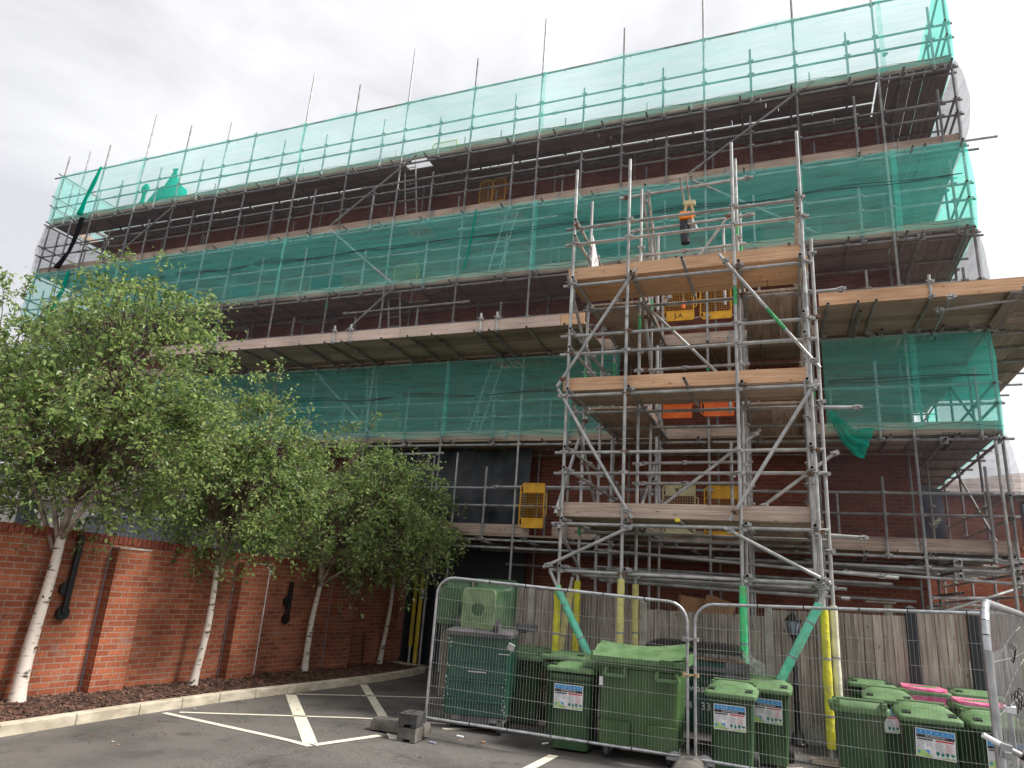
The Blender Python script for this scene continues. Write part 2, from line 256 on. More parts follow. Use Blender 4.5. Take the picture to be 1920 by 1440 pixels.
mm_ = nn(ta, 'ShaderNodeMath', operation='MULTIPLY'); la(ms_.outputs[0], mm_.inputs[0]); la(mk_.outputs[0], mm_.inputs[1])
v3_ = nn(ta, 'ShaderNodeVectorMath', operation='SCALE'); la(vm_.outputs[0], v3_.inputs[0]); la(mm_.outputs[0], v3_.inputs['Scale']); la(v3_.outputs[0], ba.inputs['Base Color'])
ba.inputs['Roughness'].default_value = .85; bpa = nn(ta, 'ShaderNodeBump'); bpa.inputs['Strength'].default_value = .5; bpa.inputs['Distance'].default_value = .01; la(nb.outputs[0], bpa.inputs['Height']); la(bpa.outputs[0], ba.inputs['Normal'])
M['asphalt'] = ma

# ------------------------------------------------------------------ mesh helpers
class MB:
    def __init__(s): s.v = []; s.f = []; s.m = []; s.mats = []
    def mi(s, mat):
        if mat not in s.mats: s.mats.append(mat)
        return s.mats.index(mat)
    def add(s, vs, fs, mat):
        o = len(s.v); s.v += [tuple(v) for v in vs]; k = s.mi(mat)
        for f in fs: s.f.append(tuple(i+o for i in f)); s.m.append(k)
    def box(s, c, d, mat, rot=None):
        hx, hy, hz = d[0]/2, d[1]/2, d[2]/2
        vs = [Vector((x*hx, y*hy, z*hz)) for z in (-1, 1) for x, y in ((-1, -1), (1, -1), (1, 1), (-1, 1))]
        if rot is not None:
            q = rot if isinstance(rot, Matrix) else Euler(rot).to_matrix(); vs = [q @ v for v in vs]
        c = Vector(c); s.add([v+c for v in vs], [(3, 2, 1, 0), (4, 5, 6, 7), (0, 1, 5, 4), (1, 2, 6, 5), (2, 3, 7, 6), (3, 0, 4, 7)], mat)
    def b2(s, a, b, mat): s.box([(a[i]+b[i])/2 for i in range(3)], [abs(b[i]-a[i]) for i in range(3)], mat)
    def tube(s, p, q, r, mat, n=8, bore=None, r2=None):
        p, q = Vector(p), Vector(q); d = (q-p).normalized(); r2 = r if r2 is None else r2
        a = d.orthogonal().normalized(); b = d.cross(a)
        ring = lambda c, rr: [c+(a*math.cos(2*math.pi*i/n)+b*math.sin(2*math.pi*i/n))*rr for i in range(n)]
        vs = ring(p, r)+ring(q, r2)
        fs = [(i, (i+1) % n, n+(i+1) % n, n+i) for i in range(n)]
        if bore is None:
            fs += [tuple(range(n-1, -1, -1)), tuple(range(n, 2*n))]; s.add(vs, fs, mat); return
        vs += ring(p, r*.8)+ring(q, r2*.8)+ring(p+d*.06, r*.8)+ring(q-d*.06, r2*.8)
        fs += [(2*n+i, 2*n+(i+1) % n, (i+1) % n, i) for i in range(n)]+[(n+i, n+(i+1) % n, 3*n+(i+1) % n, 3*n+i) for i in range(n)]
        s.add(vs, fs, mat)
        o = len(s.v)-6*n; k = s.mi(bore)
        for base, deep, flip in ((2*n, 4*n, 0), (3*n, 5*n, 1)):
            for i in range(n):
                f = (base+i, base+(i+1) % n, deep+(i+1) % n, deep+i); s.f.append(tuple(x+o for x in f)); s.m.append(k)
            s.f.append(tuple(deep+i+o for i in range(n))); s.m.append(k)
    def path(s, pts, r, mat, n=8):
        for a, b in zip(pts[:-1], pts[1:]): s.tube(a, b, r, mat, n)
    def loft(s, rings, mat, cap=(True, True)):
        n = len(rings[0]); vs = [p for r in rings for p in r]; fs = []
        for k in range(len(rings)-1):
            for i in range(n): fs.append((k*n+i, k*n+(i+1) % n, (k+1)*n+(i+1) % n, (k+1)*n+i))
        if cap[0]: fs.append(tuple(range(n-1, -1, -1)))
        if cap[1]: fs.append(tuple(range((len(rings)-1)*n, len(rings)*n)))
        s.add(vs, fs, mat)
    def grid(s, fn, nu, nv, mat):
        vs = [fn(i/nu, j/nv) for j in range(nv+1) for i in range(nu+1)]
        s.add(vs, [(j*(nu+1)+i, j*(nu+1)+i+1, (j+1)*(nu+1)+i+1, (j+1)*(nu+1)+i) for j in range(nv) for i in range(nu)], mat)
    def build(s, name, parent=None, world=True, smooth=False, label=None, bevel=0):
        me = bpy.data.meshes.new(name); vs = s.v
        if parent is not None and world:
            inv = WM(parent).inverted(); vs = [tuple(inv @ Vector(v)) for v in vs]
        me.from_pydata(vs, [], s.f)
        for x in s.mats: me.materials.append(x)
        me.polygons.foreach_set('material_index', s.m)
        if smooth: me.polygons.foreach_set('use_smooth', [True]*len(s.f))
        me.update()
        if smooth: 
            try: me.set_sharp_from_angle(angle=R(40))
            except Exception: pass
        o = bpy.data.objects.new(name, me); COL.objects.link(o)
        if parent is not None: o.parent = parent
        if label: o['label'] = label
        if bevel:
            md = o.modifiers.new('bevel', 'BEVEL'); md.width = bevel; md.segments = 2; md.limit_method = 'ANGLE'
        return o
def WM(o):
    m = Matrix.LocRotScale(o.location, o.rotation_euler, o.scale)
    return WM(o.parent) @ m if o.parent else m
def thing(name, label, cat, loc=(0, 0, 0), rot=(0, 0, 0), group=None):
    o = bpy.data.objects.new(name, None); COL.objects.link(o); o.empty_display_size = .1; o.location = loc; o.rotation_euler = rot
    return tag(o, label, cat, group)
def tag(o, label, cat, group=None):
    o['label'] = label; o['category'] = cat
    if group: o['group'] = group
    return o
def dup(o, loc, rot=None, label=None, scale=None, keep=True):
    def cp(x, par):
        c = x.copy(); COL.objects.link(c); c.parent = par
        for ch in [k for k in ALL() if k.parent == x]: cp(ch, c)
        return c
    c = cp(o, None); c.location = loc
    if rot is not None: c.rotation_euler = rot
    if scale: c.scale = scale
    if label: c['label'] = label
    return c
def ALL(): return list(bpy.data.objects)
def struct(o): o['kind'] = 'structure'; return o
TXT = []
def text(body, name, parent, size, loc, rot, mat, world=True, align='CENTER', ext=.001, sx=1):
    cu = bpy.data.curves.new(name, 'FONT'); cu.body = body; cu.size = size; cu.align_x = align; cu.extrude = ext; cu.materials.append(mat)
    o = bpy.data.objects.new(name, cu); COL.objects.link(o); o.parent = parent
    o.location = loc; o.rotation_euler = rot; o.scale = (sx, 1, 1); TXT.append(o); return o

# ------------------------------------------------------------------ ground
def sm(a, b, x): t = max(0, min(1, (x-a)/(b-a))); return t*t*(3-2*t)
def gz(x, y): return -.1*sm(-5.4, -3.0, x)*(1-.55*sm(9.2, 11.2, y))
g = MB()
xs = [-400, -120, -50, -30, -20, -14, -10, -8]+[-7+.4*i for i in range(31)]+[6, 8, 12, 20, 40, 90, 400]
ys = [-200, -60, -20, -5, 0, 2, 4, 5]+[5.5+.4*i for i in range(22)]+[15, 17, 20, 30, 60, 150, 600]
vs = [(x, y, gz(x, y)) for y in ys for x in xs]; nx = len(xs)
g.add(vs, [(j*nx+i, j*nx+i+1, (j+1)*nx+i+1, (j+1)*nx+i) for j in range(len(ys)-1) for i in range(nx-1)], M['asphalt'])
struct(g.build('ground', smooth=True))
def line_strip(pts, w):
    b = MB()
    for (x0, y0), (x1, y1) in zip(pts[:-1], pts[1:]):
        d = Vector((x1-x0, y1-y0)); n = Vector((-d.y, d.x)).normalized()*w/2; k = max(2, int(d.length/.25))
        vs = []
        for i in range(k+1):
            x, y = x0+d.x*i/k, y0+d.y*i/k
            vs += [(x+n.x, y+n.y, gz(x+n.x, y+n.y)+.005), (x-n.x, y-n.y, gz(x-n.x, y-n.y)+.005)]
        b.add(vs, [(2*i, 2*i+1, 2*i+3, 2*i+2) for i in range(k)], M['line'])
    return b
for nm, pts, w in (('road_marking', [(-7.24, 7.27), (-4.86, 6.98)], .085), ('road_marking', [(-4.86, 7.05), (-4.62, 8.0)], .085), ('road_marking', [(-7.12, 9.55), (-4.92, 7.06)], .16),
                   ('road_marking', [(-7.15, 7.42), (-6.0, 8.2), (-4.0, 9.55)], .07), ('road_marking', [(-7.1, 9.66), (-6.0, 10.55), (-5.2, 11.15)], .07), ('road_marking', [(-6.98, 11.35), (-4.4, 7.98)], .13),
                   ('road_marking', [(-4.28, 9.0), (-3.7, 9.8)], .09), ('road_marking', [(-2.75, 7.2), (-2.72, 7.9), (-2.69, 8.75)], .12), ('road_marking', [(-.17, 12.0), (-.2, 9.3), (-.22, 8.0)], .12)):
    o = struct(line_strip(pts, w).build(nm))
# kerb
kp = [(-7.3, 1.0), (-7.33, 5.3), (-7.36, 7.0), (-7.34, 8.3), (-7.22, 9.6), (-7.1, 10.7), (-7.02, 12.0), (-7.04, 13.2), (-7.12, 13.9), (-7.4, 14.25), (-8.1, 14.35)]
kd = []
for (x0, y0), (x1, y1) in zip(kp[:-1], kp[1:]):
    l0 = math.hypot(x1-x0, y1-y0); k = max(1, round(l0/.86))
    for i in range(k): kd.append(((x0+(x1-x0)*i/k, y0+(y1-y0)*i/k), (x0+(x1-x0)*(i+1)/k, y0+(y1-y0)*(i+1)/k)))
kb = MB()
for (a, b) in kd:
    d = Vector((b[0]-a[0], b[1]-a[1], 0)); L0 = d.length; d.normalize(); nrm = Vector((-d.y, d.x, 0))
    c = Vector((a[0], a[1], 0))+d*L0/2+nrm*.065
    kb.box((c.x, c.y, .02), (L0-.008, .13, .19), M['kerb'], (0, 0, math.atan2(d.y, d.x)))
struct(kb.build('kerb', bevel=.012))
# wall frame: u along the wall from (-8.85,6.3)
WA = math.atan2(7.7, .55)            # direction angle of wall run
wdir = Vector((math.cos(WA), math.sin(WA), 0)); wn = Vector((math.sin(WA), -math.cos(WA), 0))   # wn points to the car park (+x)
def wp(s, n, z): return Vector((-8.85, 6.3, 0))+wdir*s+wn*n+Vector((0, 0, z))
mu_ = MB()
def mulch(u, v):
    y = 1+u*13.2
    for (a, b) in zip(kp[:-3], kp[1:-2]):
        if a[1] <= y <= b[1] or b is kp[-3]: xk = a[0]+(b[0]-a[0])*(y-a[1])/max(.01, b[1]-a[1]); break
    xw = -8.85+(y-6.3)*.0714-.1; x = xw+(xk-.12-xw)*v
    return (x, y, .075+.03*noise.noise((x*3, y*3, 0))+.015*noise.noise((x*14, y*14, 2)))
mu_.grid(mulch, 160, 14, M['mulch']); struct(mu_.build('mulch_bed', smooth=True))
ch = MB()
for i in range(6500):
    u, v = random.random()**1.0, random.random(); u = .22+.78*u
    x, y, z = mulch(u, v*.97+.01); a = random.random()*6.3; l0 = random.uniform(.025, .075); w0 = random.uniform(.008, .024)
    ch.box((x, y, z+.008), (l0, w0, .006), M['chip'], (random.uniform(-.5, .5), random.uniform(-.5, .5), a))
o = ch.build('bark_chips'); o['kind'] = 'stuff'; tag(o, 'dark brown bark chips spread along the foot of the brick wall', 'bark chips')

# ------------------------------------------------------------------ garden brick wall
w = thing('brick_wall', 'long red brick boundary wall with pilasters behind the birch trees', 'wall', (-8.85, 6.3, 0), (0, 0, WA-math.pi/2))
def wl(n, s, z): return (n, s, z)    # local: x = out, y = along
bw = MB(); n0 = 40
prof = lambda s: 2.11-.019*max(0, s)
vs = []; ss = [-6+14.25*i/n0 for i in range(n0+1)]
for s_ in ss: vs += [(0, s_, -.15), (0, s_, prof(s_)-.11), (-.22, s_, prof(s_)-.11), (-.22, s_, -.15)]
fs = []
for i in range(n0):
    for k in range(4): fs.append((4*i+k, 4*i+(k+1) % 4, 4*(i+1)+(k+1) % 4, 4*(i+1)+k))
fs += [(0, 1, 2, 3), tuple(4*n0+k for k in (3, 2, 1, 0))]
bw.add(vs, fs, M['brick_wall']); bw.build('wall', w, world=False)
cp = MB(); s_ = -6
M['soldier'] = noisy('coping_brick', (.15, .035, .022), (.27, .07, .04), 14, .85, bump=.3)
while s_ < 8.2:
    cp.box((-.11, s_+.034, prof(s_)-.055+.003*random.random()), (.245, .064, .108), M['soldier']); s_ += .0745
cp.build('coping', w, world=False)
for s0, s1, zt in ((-5.3, -4.8, 1.93), (-2.1, -1.6, 1.92), (1.0, 1.5, 1.92), (3.32, 3.9, 1.87), (5.84, 6.42, 1.76)):
    pb = MB(); pb.b2((.0, s0, -.1), (.17, s1, zt), M['brick_wall']); pil = pb.build('pilaster', w, world=False)
    pb = MB(); pb.b2((-.0, s0-.0, zt), (.18, s1+.01, zt+.018), M['concrete']); cpo = pb.build('cap', None); cpo.parent = pil
    pb = MB(); pb.b2((.0, s0-.016, .05), (.006, s0, zt), M['greyprint']); pb.build('movement_joint', w, world=False)
# efflorescence streak panel of pale mortar on first pilaster is part of its brick
# black swept duct on wall
def duct(s0, z0, z1, label, both=True):
    t = thing('wall_duct', label, 'pipe', wp(s0, .03, 0), (0, 0, WA-math.pi/2)); b = MB()
    b.box((.03, 0, (z0+z1)/2), (.05, .07, z1-z0), M['black']); b.build('duct', t, world=False, bevel=.008)
    for z, y in ((z0, 0), (z0+.3, -.03)):
        p = MB(); p.tube((-.02, y, z), (.025, y, z), .085, M['black'], 20); p.build('end_plate', t, world=False, smooth=True)
duct(.5, 1.06, 2.05, 'black duct on the brick wall beside the nearest birch trunk')
duct(4.63, .98, 1.62, 'short black duct on the brick wall between the second and third birches')
b = MB(); b.tube(wp(4.05, .03, .08), wp(4.05, .03, 1.74), .014, M['white'], 8); b.tube(wp(4.05, .02, 1.7), wp(4.05, .05, 1.79), .03, M['white'], 12)
tag(b.build('pole', smooth=True), 'thin white pole with round top standing against the brick wall', 'pole')
b = MB(); b.tube(wp(7.0, .08, .08), wp(7.02, .05, .72), .012, M['black'], 6); tag(b.build('stake'), 'thin dark stake leaning at the far end of the brick wall', 'stake')

# ------------------------------------------------------------------ trees
def rnd(a, b): return random.uniform(a, b)
def make_tree(base, fork, blobs, nleaf, label, seed, r0=.075, lean=None, up=None):
    random.seed(seed)
    t = thing('birch_tree', label, 'tree', base, (0, 0, 0), 'birch trees along the brick wall')
    tr = MB(); B, F = Vector(base), Vector(fork); rings = []
    for i in range(13):
        u = i/12; c = B.lerp(F, u)+Vector((math.sin(u*5+seed)*.02, math.cos(u*4+seed)*.02, 0)); r = r0*(1-.36*u)*(1+.25*math.exp(-u*14))
        rings.append([c+Vector((math.cos(a*.5236)*r*(1+.06*math.sin(a*2+i)), math.sin(a*.5236)*r, 0)) for a in range(12)])
    tr.loft(rings, M['bark']); 
    for i in range(14):
        u = rnd(.05, .95); c = B.lerp(F, u); a = rnd(0, 6.3); r = r0*(1-.36*u); tr.tube(c+Vector((math.cos(a), math.sin(a), 0))*r*.7, c+Vector((math.cos(a), math.sin(a), .2))*(r+.012), .012, M['twig'], 6)
    tr.build('trunk', t, smooth=True)
    limbs = MB(); leaves = MB(); tips = []
    # limbs to each blob centre with sub-branches
    def curve(a, b, r1, r2, sag=0, mat=None, n=6):
        pts = []; k = 6; off = Vector((rnd(-1, 1), rnd(-1, 1), rnd(-.5, .5)))*(b-a).length*.07
        for i in range(k+1):
            u = i/k; pts.append(a.lerp(b, u)+off*math.sin(u*math.pi)+Vector((0, 0, sag*math.sin(u*math.pi))))
        for i in range(k): limbs.tube(pts[i], pts[i+1], r1+(r2-r1)*i/k, mat or M['bark'], n, r2=r1+(r2-r1)*(i+1)/k)
        return pts
    tot = sum(bl[3]*bl[4]*bl[5] if len(bl) > 5 else bl[3]**3 for bl in blobs)
    for bl in blobs:
        c = Vector(bl[:3]); rx, ry, rz = (bl[3], bl[4], bl[5]) if len(bl) > 5 else (bl[3],)*3
        main = curve(F-Vector((0, 0, rnd(0, .25))), c, r0*.4, .01, (c-F).length*.1, M['limb'])
        share = int(nleaf*(rx*ry*rz)/tot); ncl = max(6, share//23)
        for q in range(ncl):
            # point in ellipsoid, biased to the shell
            while 1:
                d = Vector((rnd(-1, 1), rnd(-1, 1), rnd(-1, 1)))
                if .15 < d.length < 1: break
            d = d.normalized()*(d.length**.55); wob = 1+.28*noise.noise(d*2.1+Vector((seed, 0, 0)))
            p = c+Vector((d.x*rx, d.y*ry, d.z*rz))*wob
            if noise.noise(p*1.9+Vector((seed*3, 1, 0))) < -.13 and random.random() < .9: continue
            s0 = main[random.randint(2, 6)]
            if random.random() < .6: curve(s0, p, rnd(.006, .012), .003, .06, M['twig'], 4)
            out = Vector((d.x, d.y, d.z*.6+.1)).normalized(); L0 = rnd(.25, .6)
            for s2 in range(3):
                tw = (out+Vector((rnd(-.7, .7), rnd(-.7, .7), rnd(-.6, .5)))).normalized(); e = p+tw*L0
                mid = p.lerp(e, .5)+Vector((0, 0, .04)); e = e-Vector((0, 0, .1 if d.length < .8 else .15))
                limbs.tube(p, mid, .004, M['twig'], 3, r2=.003); limbs.tube(mid, e, .003, M['twig'], 3, r2=.0015)
                for k in range(12):
                    u = rnd(.1, 1.05); q0 = (p.lerp(mid, u*2) if u < .5 else mid.lerp(e, u*2-1))+Vector((rnd(-.07, .07), rnd(-.07, .07), rnd(-.07, .04)))
                    ls = rnd(.032, .058)*(1 if random.random() > .1 else 1.25)
                    dr = Vector((rnd(-1, 1), rnd(-1, 1), rnd(-1.1, .35))).normalized(); nr = (Vector((rnd(-1, 1), rnd(-1, 1), rnd(.1, 1.4)))).cross(dr)
                    if nr.length < .01: continue
                    nr.normalize(); cur = dr.cross(nr)*ls*.15
                    leaves.add([q0, q0+dr*ls*.35+nr*ls*.42+cur, q0+dr*ls*.9+nr*ls*.3+cur, q0+dr*ls*1.45, q0+dr*ls*.9-nr*ls*.3+cur, q0+dr*ls*.35-nr*ls*.42+cur], [(0, 1, 2, 3), (0, 3, 4, 5)], M['leaf'])
    limbs.build('branches', t); leaves.build('crown', t)
    return t
make_tree((-8.59, 6.35, .04), (-8.72, 6.45, 2.0), [(-8.6, 6.4, 3.25, 1.55, 1.2, .95), (-9.9, 6.5, 3.8, 1.25, 1.1, 1.0), (-8.35, 6.6, 4.35, 1.15, 1.1, 1.0), (-7.75, 6.5, 3.5, .8, .9, .75), (-8.4, 6.6, 5.2, .5, .6, .6), (-11.0, 6.4, 4.5, 1.1, 1, 1.1)], 30000,
          'largest and nearest white birch at the left end of the brick wall', 3, .083)
make_tree((-8.32, 8.8, .05), (-8.38, 8.95, 1.8), [(-8.4, 9.0, 2.75, 1.15, 1.05, .75), (-8.0, 9.0, 3.6, .75, .8, .8), (-7.6, 8.9, 3.15, .6, .7, .5), (-7.9, 9.0, 4.45, .35, .45, .45), (-9.1, 9.0, 3.2, .8, .8, .7)], 15500,
          'second white birch from the camera, with a three way fork above the wall top', 5, .06)
make_tree((-8.34, 11.45, .05), (-8.27, 11.5, 1.7), [(-7.6, 11.5, 2.7, 1.35, 1.2, .85), (-7.9, 11.5, 3.6, 1.0, 1.0, .75), (-6.85, 11.4, 3.15, .9, .9, .75), (-6.5, 11.4, 2.45, .75, .8, .55), (-8.6, 11.5, 3.0, .9, .9, .7), (-7.7, 11.5, 4.35, .35, .4, .4)], 15500,
          'third white birch, its crown reaching out over the hatched parking bay', 8, .062)
make_tree((-8.21, 13.9, .06), (-8.12, 13.95, 2.0), [(-7.8, 13.4, 3.0, 1.15, .8, .8), (-7.3, 13.1, 2.5, .9, .7, .5), (-8.3, 13.3, 3.6, .9, .8, .6)], 7500,
          'farthest and thinnest white birch beside the dark metal gate', 11, .052)
random.seed(21)

# ------------------------------------------------------------------ main building
bd = thing('brick_building', 'long four storey dark red brick building behind the scaffold', 'building', (-9.6, 15.5, 0))
b = MB(); b.b2((-21.7, 15.5, -.2), (2.4, 24.5, 12.58), M['brick']); b.build('wall', bd)
b = MB(); b.b2((-21.78, 15.42, 12.582), (2.48, 24.6, 12.68), M['concrete']); b.build('roof', bd)
for x in (-19, -15.6, -12.4, -3.9, -.8):
    for z in (5.2, 8.9):
        if x > -5 and z < 6: continue
        f = MB(); f.b2((x-.5, 15.47, z), (x+.5, 15.497, z+1.35), M['dark']); fo = f.build('window', bd)
        f = MB(); f.b2((x-.6, 15.4, z-.12), (x+.6, 15.498, z-.03), M['concrete']); so = f.build('sill', bd); 
# charcoal hoarding / sheeting at ground floor left
b = MB(); b.b2((-8.4, 15.2, -.1), (-5.55, 15.26, 2.62), M['dark']); tag(b.build('hoarding'), 'charcoal hoarding at ground level behind the gate and under the scaffold', 'hoarding')
b = MB()
def sheetf(u, v): x = -10+4.55*u+.1*v; z = 2.9+1.95*v; return (x, 14.75+.09*math.sin(x*3.1+z*.8)+.16*noise.noise((x*1.6, z*.7, 0))+.04*noise.noise((x*6, z*3, 4)), z)
b.grid(sheetf, 60, 24, M['blacksheet']); tag(b.build('black_sheet', smooth=True), 'black plastic sheeting hung behind the first lift left of the yellow gate', 'sheet')

# ------------------------------------------------------------------ facade scaffold
RT = .0255
YO, YI = 14.0, 15.25
XS = [-23.07, -22.05, -21.12, -19.24, -17.5, -15.8, -14.7, -12.85, -11.1, -9.38, -7.34, -5.43, -3.31, -1.4, .56, 2.17, 3.5]
TIP = [15.36, 15.37, 15.46, 16.29, 15.49, 15.26, 14.66, 16.37, 15.58, 16.4, 15.55, 16.33, 15.45, 15.76, 15.9, 15.5, 15.3]
LV = [2.75, 4.82, 6.83, 8.82, 10.72, 12.6]
RAIL = {2.75: (3.48, 3.86), 4.82: (5.46, 5.83), 6.83: (7.5, 7.83), 8.82: (9.53, 9.88), 10.72: (11.46, 11.8), 12.6: (13.34, 13.7)}
sc = thing('facade_scaffold', 'tall grey tube scaffold with six board lifts covering the whole brick facade', 'scaffold', (-9.6, 14, 0))
def coupl(b, p, mat=None, s=1.0):
    p = Vector(p); mat = mat or M['coupler']
    b.tube(p-Vector((0, 0, .035*s)), p+Vector((0, 0, .035*s)), .039*s, mat, 8); b.box(p+Vector((.045*s, -.03*s, .0)), (.05*s, .05*s, .045*s), mat); b.tube(p+Vector((-.06*s, -.045*s, .01)), p+Vector((.03*s, -.045*s, .01)), .009, mat, 5)
LEDZ = sorted(set([2.6]+LV+[z for a in RAIL.values() for z in a]+[14.58]))
for i, (x, tz) in enumerate(zip(XS, TIP)):
    b = MB(); y = YO-.0
    b.tube((x, y, gz(x, y)+.02), (x, y, tz), RT, M['steel'] if i % 2 else M['steel_old'], 8, bore=M['hole'])
    for z in LEDZ:
        if z < tz: coupl(b, (x, y+.03, z), M['rust'] if random.random() < .12 else None)
    for k in range(2):
        z = rnd(2, 12); b.tube((x, y, z), (x, y, z+rnd(.12, .3)), RT+.0015, random.choice([M['paintg'], M['paintw'], M['paintw']]), 8)
    b.box((x, y, gz(x, y)+.012), (.15, .15, .01), M['steel']); b.build('standard', sc, smooth=True)
for i, x in enumerate(XS[1:-1]):
    b = MB(); xi = x+.06; b.tube((xi, YI, 0.02), (xi, YI, 12.9 if i % 3 else 13.4), RT, M['steel_old'], 8, bore=M['hole'])
    for z in LV: coupl(b, (xi, YI, z))
    b.build('standard', sc, smooth=True)
for z in [2.6]+LV:                                     # ledgers outside and inside
    b = MB(); x0, x1 = (-23.3 if z > 8 else -23.1), 3.62
    if z == 2.6: x0 = -7.6
    b.tube((x0, YO+.05, z), (x1, YO+.05, z+(.0 if z != 2.6 else -.03)), RT, M['steel'], 8, bore=M['hole']); 
    k = x0+rnd(1, 4)
    while k < x1-1: b.tube((k, YO+.05, z), (k+.13, YO+.05, z), .036, M['coupler'], 8); k += rnd(4.5, 6.4)
    b.build('ledger', sc, smooth=True)
    b = MB(); b.tube((x0, YI+.05, z), (2.45, YI+.05, z), RT, M['steel_old'], 8); b.build('ledger', sc, smooth=True)
for z in LV:
    for j, rz in enumerate(RAIL[z]):
        b = MB(); b.tube((-23.25, YO+.05, rz), (3.62, YO+.05, rz), RT-.001, M['steel'] if j else M['steel_old'], 8, bore=M['hole'])
        k = -23+rnd(1, 4)
        while k < 3: b.tube((k, YO+.05, rz), (k+.15, YO+.05, rz), .037, M['coupler'], 8); k += rnd(4.5, 6.4)
        b.build('guardrail', sc, smooth=True)
b = MB(); b.tube((-23.6, YO+.04, 14.58), (3.6, YO+.04, 14.62), RT, M['steel_old'], 8, bore=M['hole']); b.build('guardrail', sc, smooth=True)
for z0, x0, x1 in ((3.87, -5.95, -3.0), (11.98, -10.5, -7.2), (10.3, -7.4, -4.8), (8.3, -10.5, -6.9), (4.6, -8.4, -7.2), (4.25, -7.9, -7.2)):
    b = MB(); b.tube((x0, YO-.05, z0), (x1, YO-.05, z0+.02), RT, M['steel'], 8, bore=M['hole']); coupl(b, (x0+.1, YO-.05, z0)); coupl(b, (x1-.15, YO-.05, z0)); b.build('guardrail', sc, smooth=True)
# guardrail posts
PX = [-22.5, -20.1, -18.4, -16.6, -13.54, -12.03, -10.1, -8.3, -6.12, -4.3, -2.3, -.4, 1.64, 3.22]
for z in LV:
    for k, x in enumerate(PX):
        if z == 2.75 and (x < -7 or -3.3 < x < .6): continue
        if z == 6.83 and x < -14: continue
        b = MB(); xx = x+rnd(-.05, .05); top = z+rnd(1.25, 1.6); b.tube((xx, YO-.0, z-.04), (xx, YO-.0, top), RT, random.choice([M['steel'], M['steel_old']]), 8, bore=M['hole'])
        for rz in RAIL[z]: coupl(b, (xx, YO+.03, rz))
        coupl(b, (xx, YO+.03, z+.02)); b.build('guardrail_post', sc, smooth=True)
for z in LV:
    for x in (-17, -13.5, -10.2, -8.0, -6.9, -5.06, -2.9, .9):
        if z < 4 and x < -7: continue
        b = MB(); b.tube((x, 14.95, z+.06), (x, 14.95, z+1.25), RT*.9, M['paintw'] if random.random() < .3 else M['steel_old'], 8, bore=M['hole']); b.build('inner_post', sc, smooth=True)
# transoms
TC = [0]
for z in reversed(LV):
    x = -23.0; rest = MB()
    while x < 3.4:
        b = MB() if TC[0] < 88 else rest; TC[0] += 1
        b.tube((x, YO-.12-rnd(0, .1), z+.055), (x+rnd(-.05, .05), YI+.15, z+.055), RT, M['steel_old'], 7, bore=M['hole']); b.box((x, YO+.05, z+.03), (.07, .07, .08), M['coupler']); x += rnd(.95, 1.25)
        if b is not rest: b.build('transom', sc, smooth=True)
    if rest.v: o = rest.build('transoms', sc, smooth=True); o['kind'] = 'stuff'
# decks: boards run along x
def deck(name, par, x0, x1, y0, y1, z, mat, axis='x', holes=(), bw=.225, gap=.004, jit=.004, seg=3.9):
    b = MB()
    if axis == 'x':
        n = max(1, round((y1-y0)/bw)); w_ = (y1-y0)/n
        for i in range(n):
            xa = x0; k = 0
            while xa < x1-.01:
                xb = min(x1, xa+seg*(rnd(.55, 1) if k == 0 else 1)); k += 1
                parts = [(xa, xb)]
                for hx0, hx1, hy0, hy1 in holes:
                    yc = y0+(i+.5)*w_
                    if hy0 < yc < hy1:
                        np_ = []
                        for a, c in parts:
                            if c <= hx0 or a >= hx1: np_.append((a, c)); continue
                            if a < hx0: np_.append((a, hx0))
                            if c > hx1: np_.append((hx1, c))
                        parts = np_
                for a, c in parts: b.box(((a+c)/2, y0+(i+.5)*w_, z+rnd(0, jit)), (c-a-.012, w_-gap, .038), mat)
                xa = xb
    else:
        n = max(1, round((x1-x0)/bw)); w_ = (x1-x0)/n
        for i in range(n):
            ya = y0; k = 0
            while ya < y1-.01:
                yb = min(y1, ya+seg*(rnd(.55, 1) if k == 0 else 1)); k += 1
                b.box((x0+(i+.5)*w_, (ya+yb)/2, z+rnd(0, jit)), (w_-gap, yb-ya-.012, .038), mat); ya = yb
    return b.build(name, par)
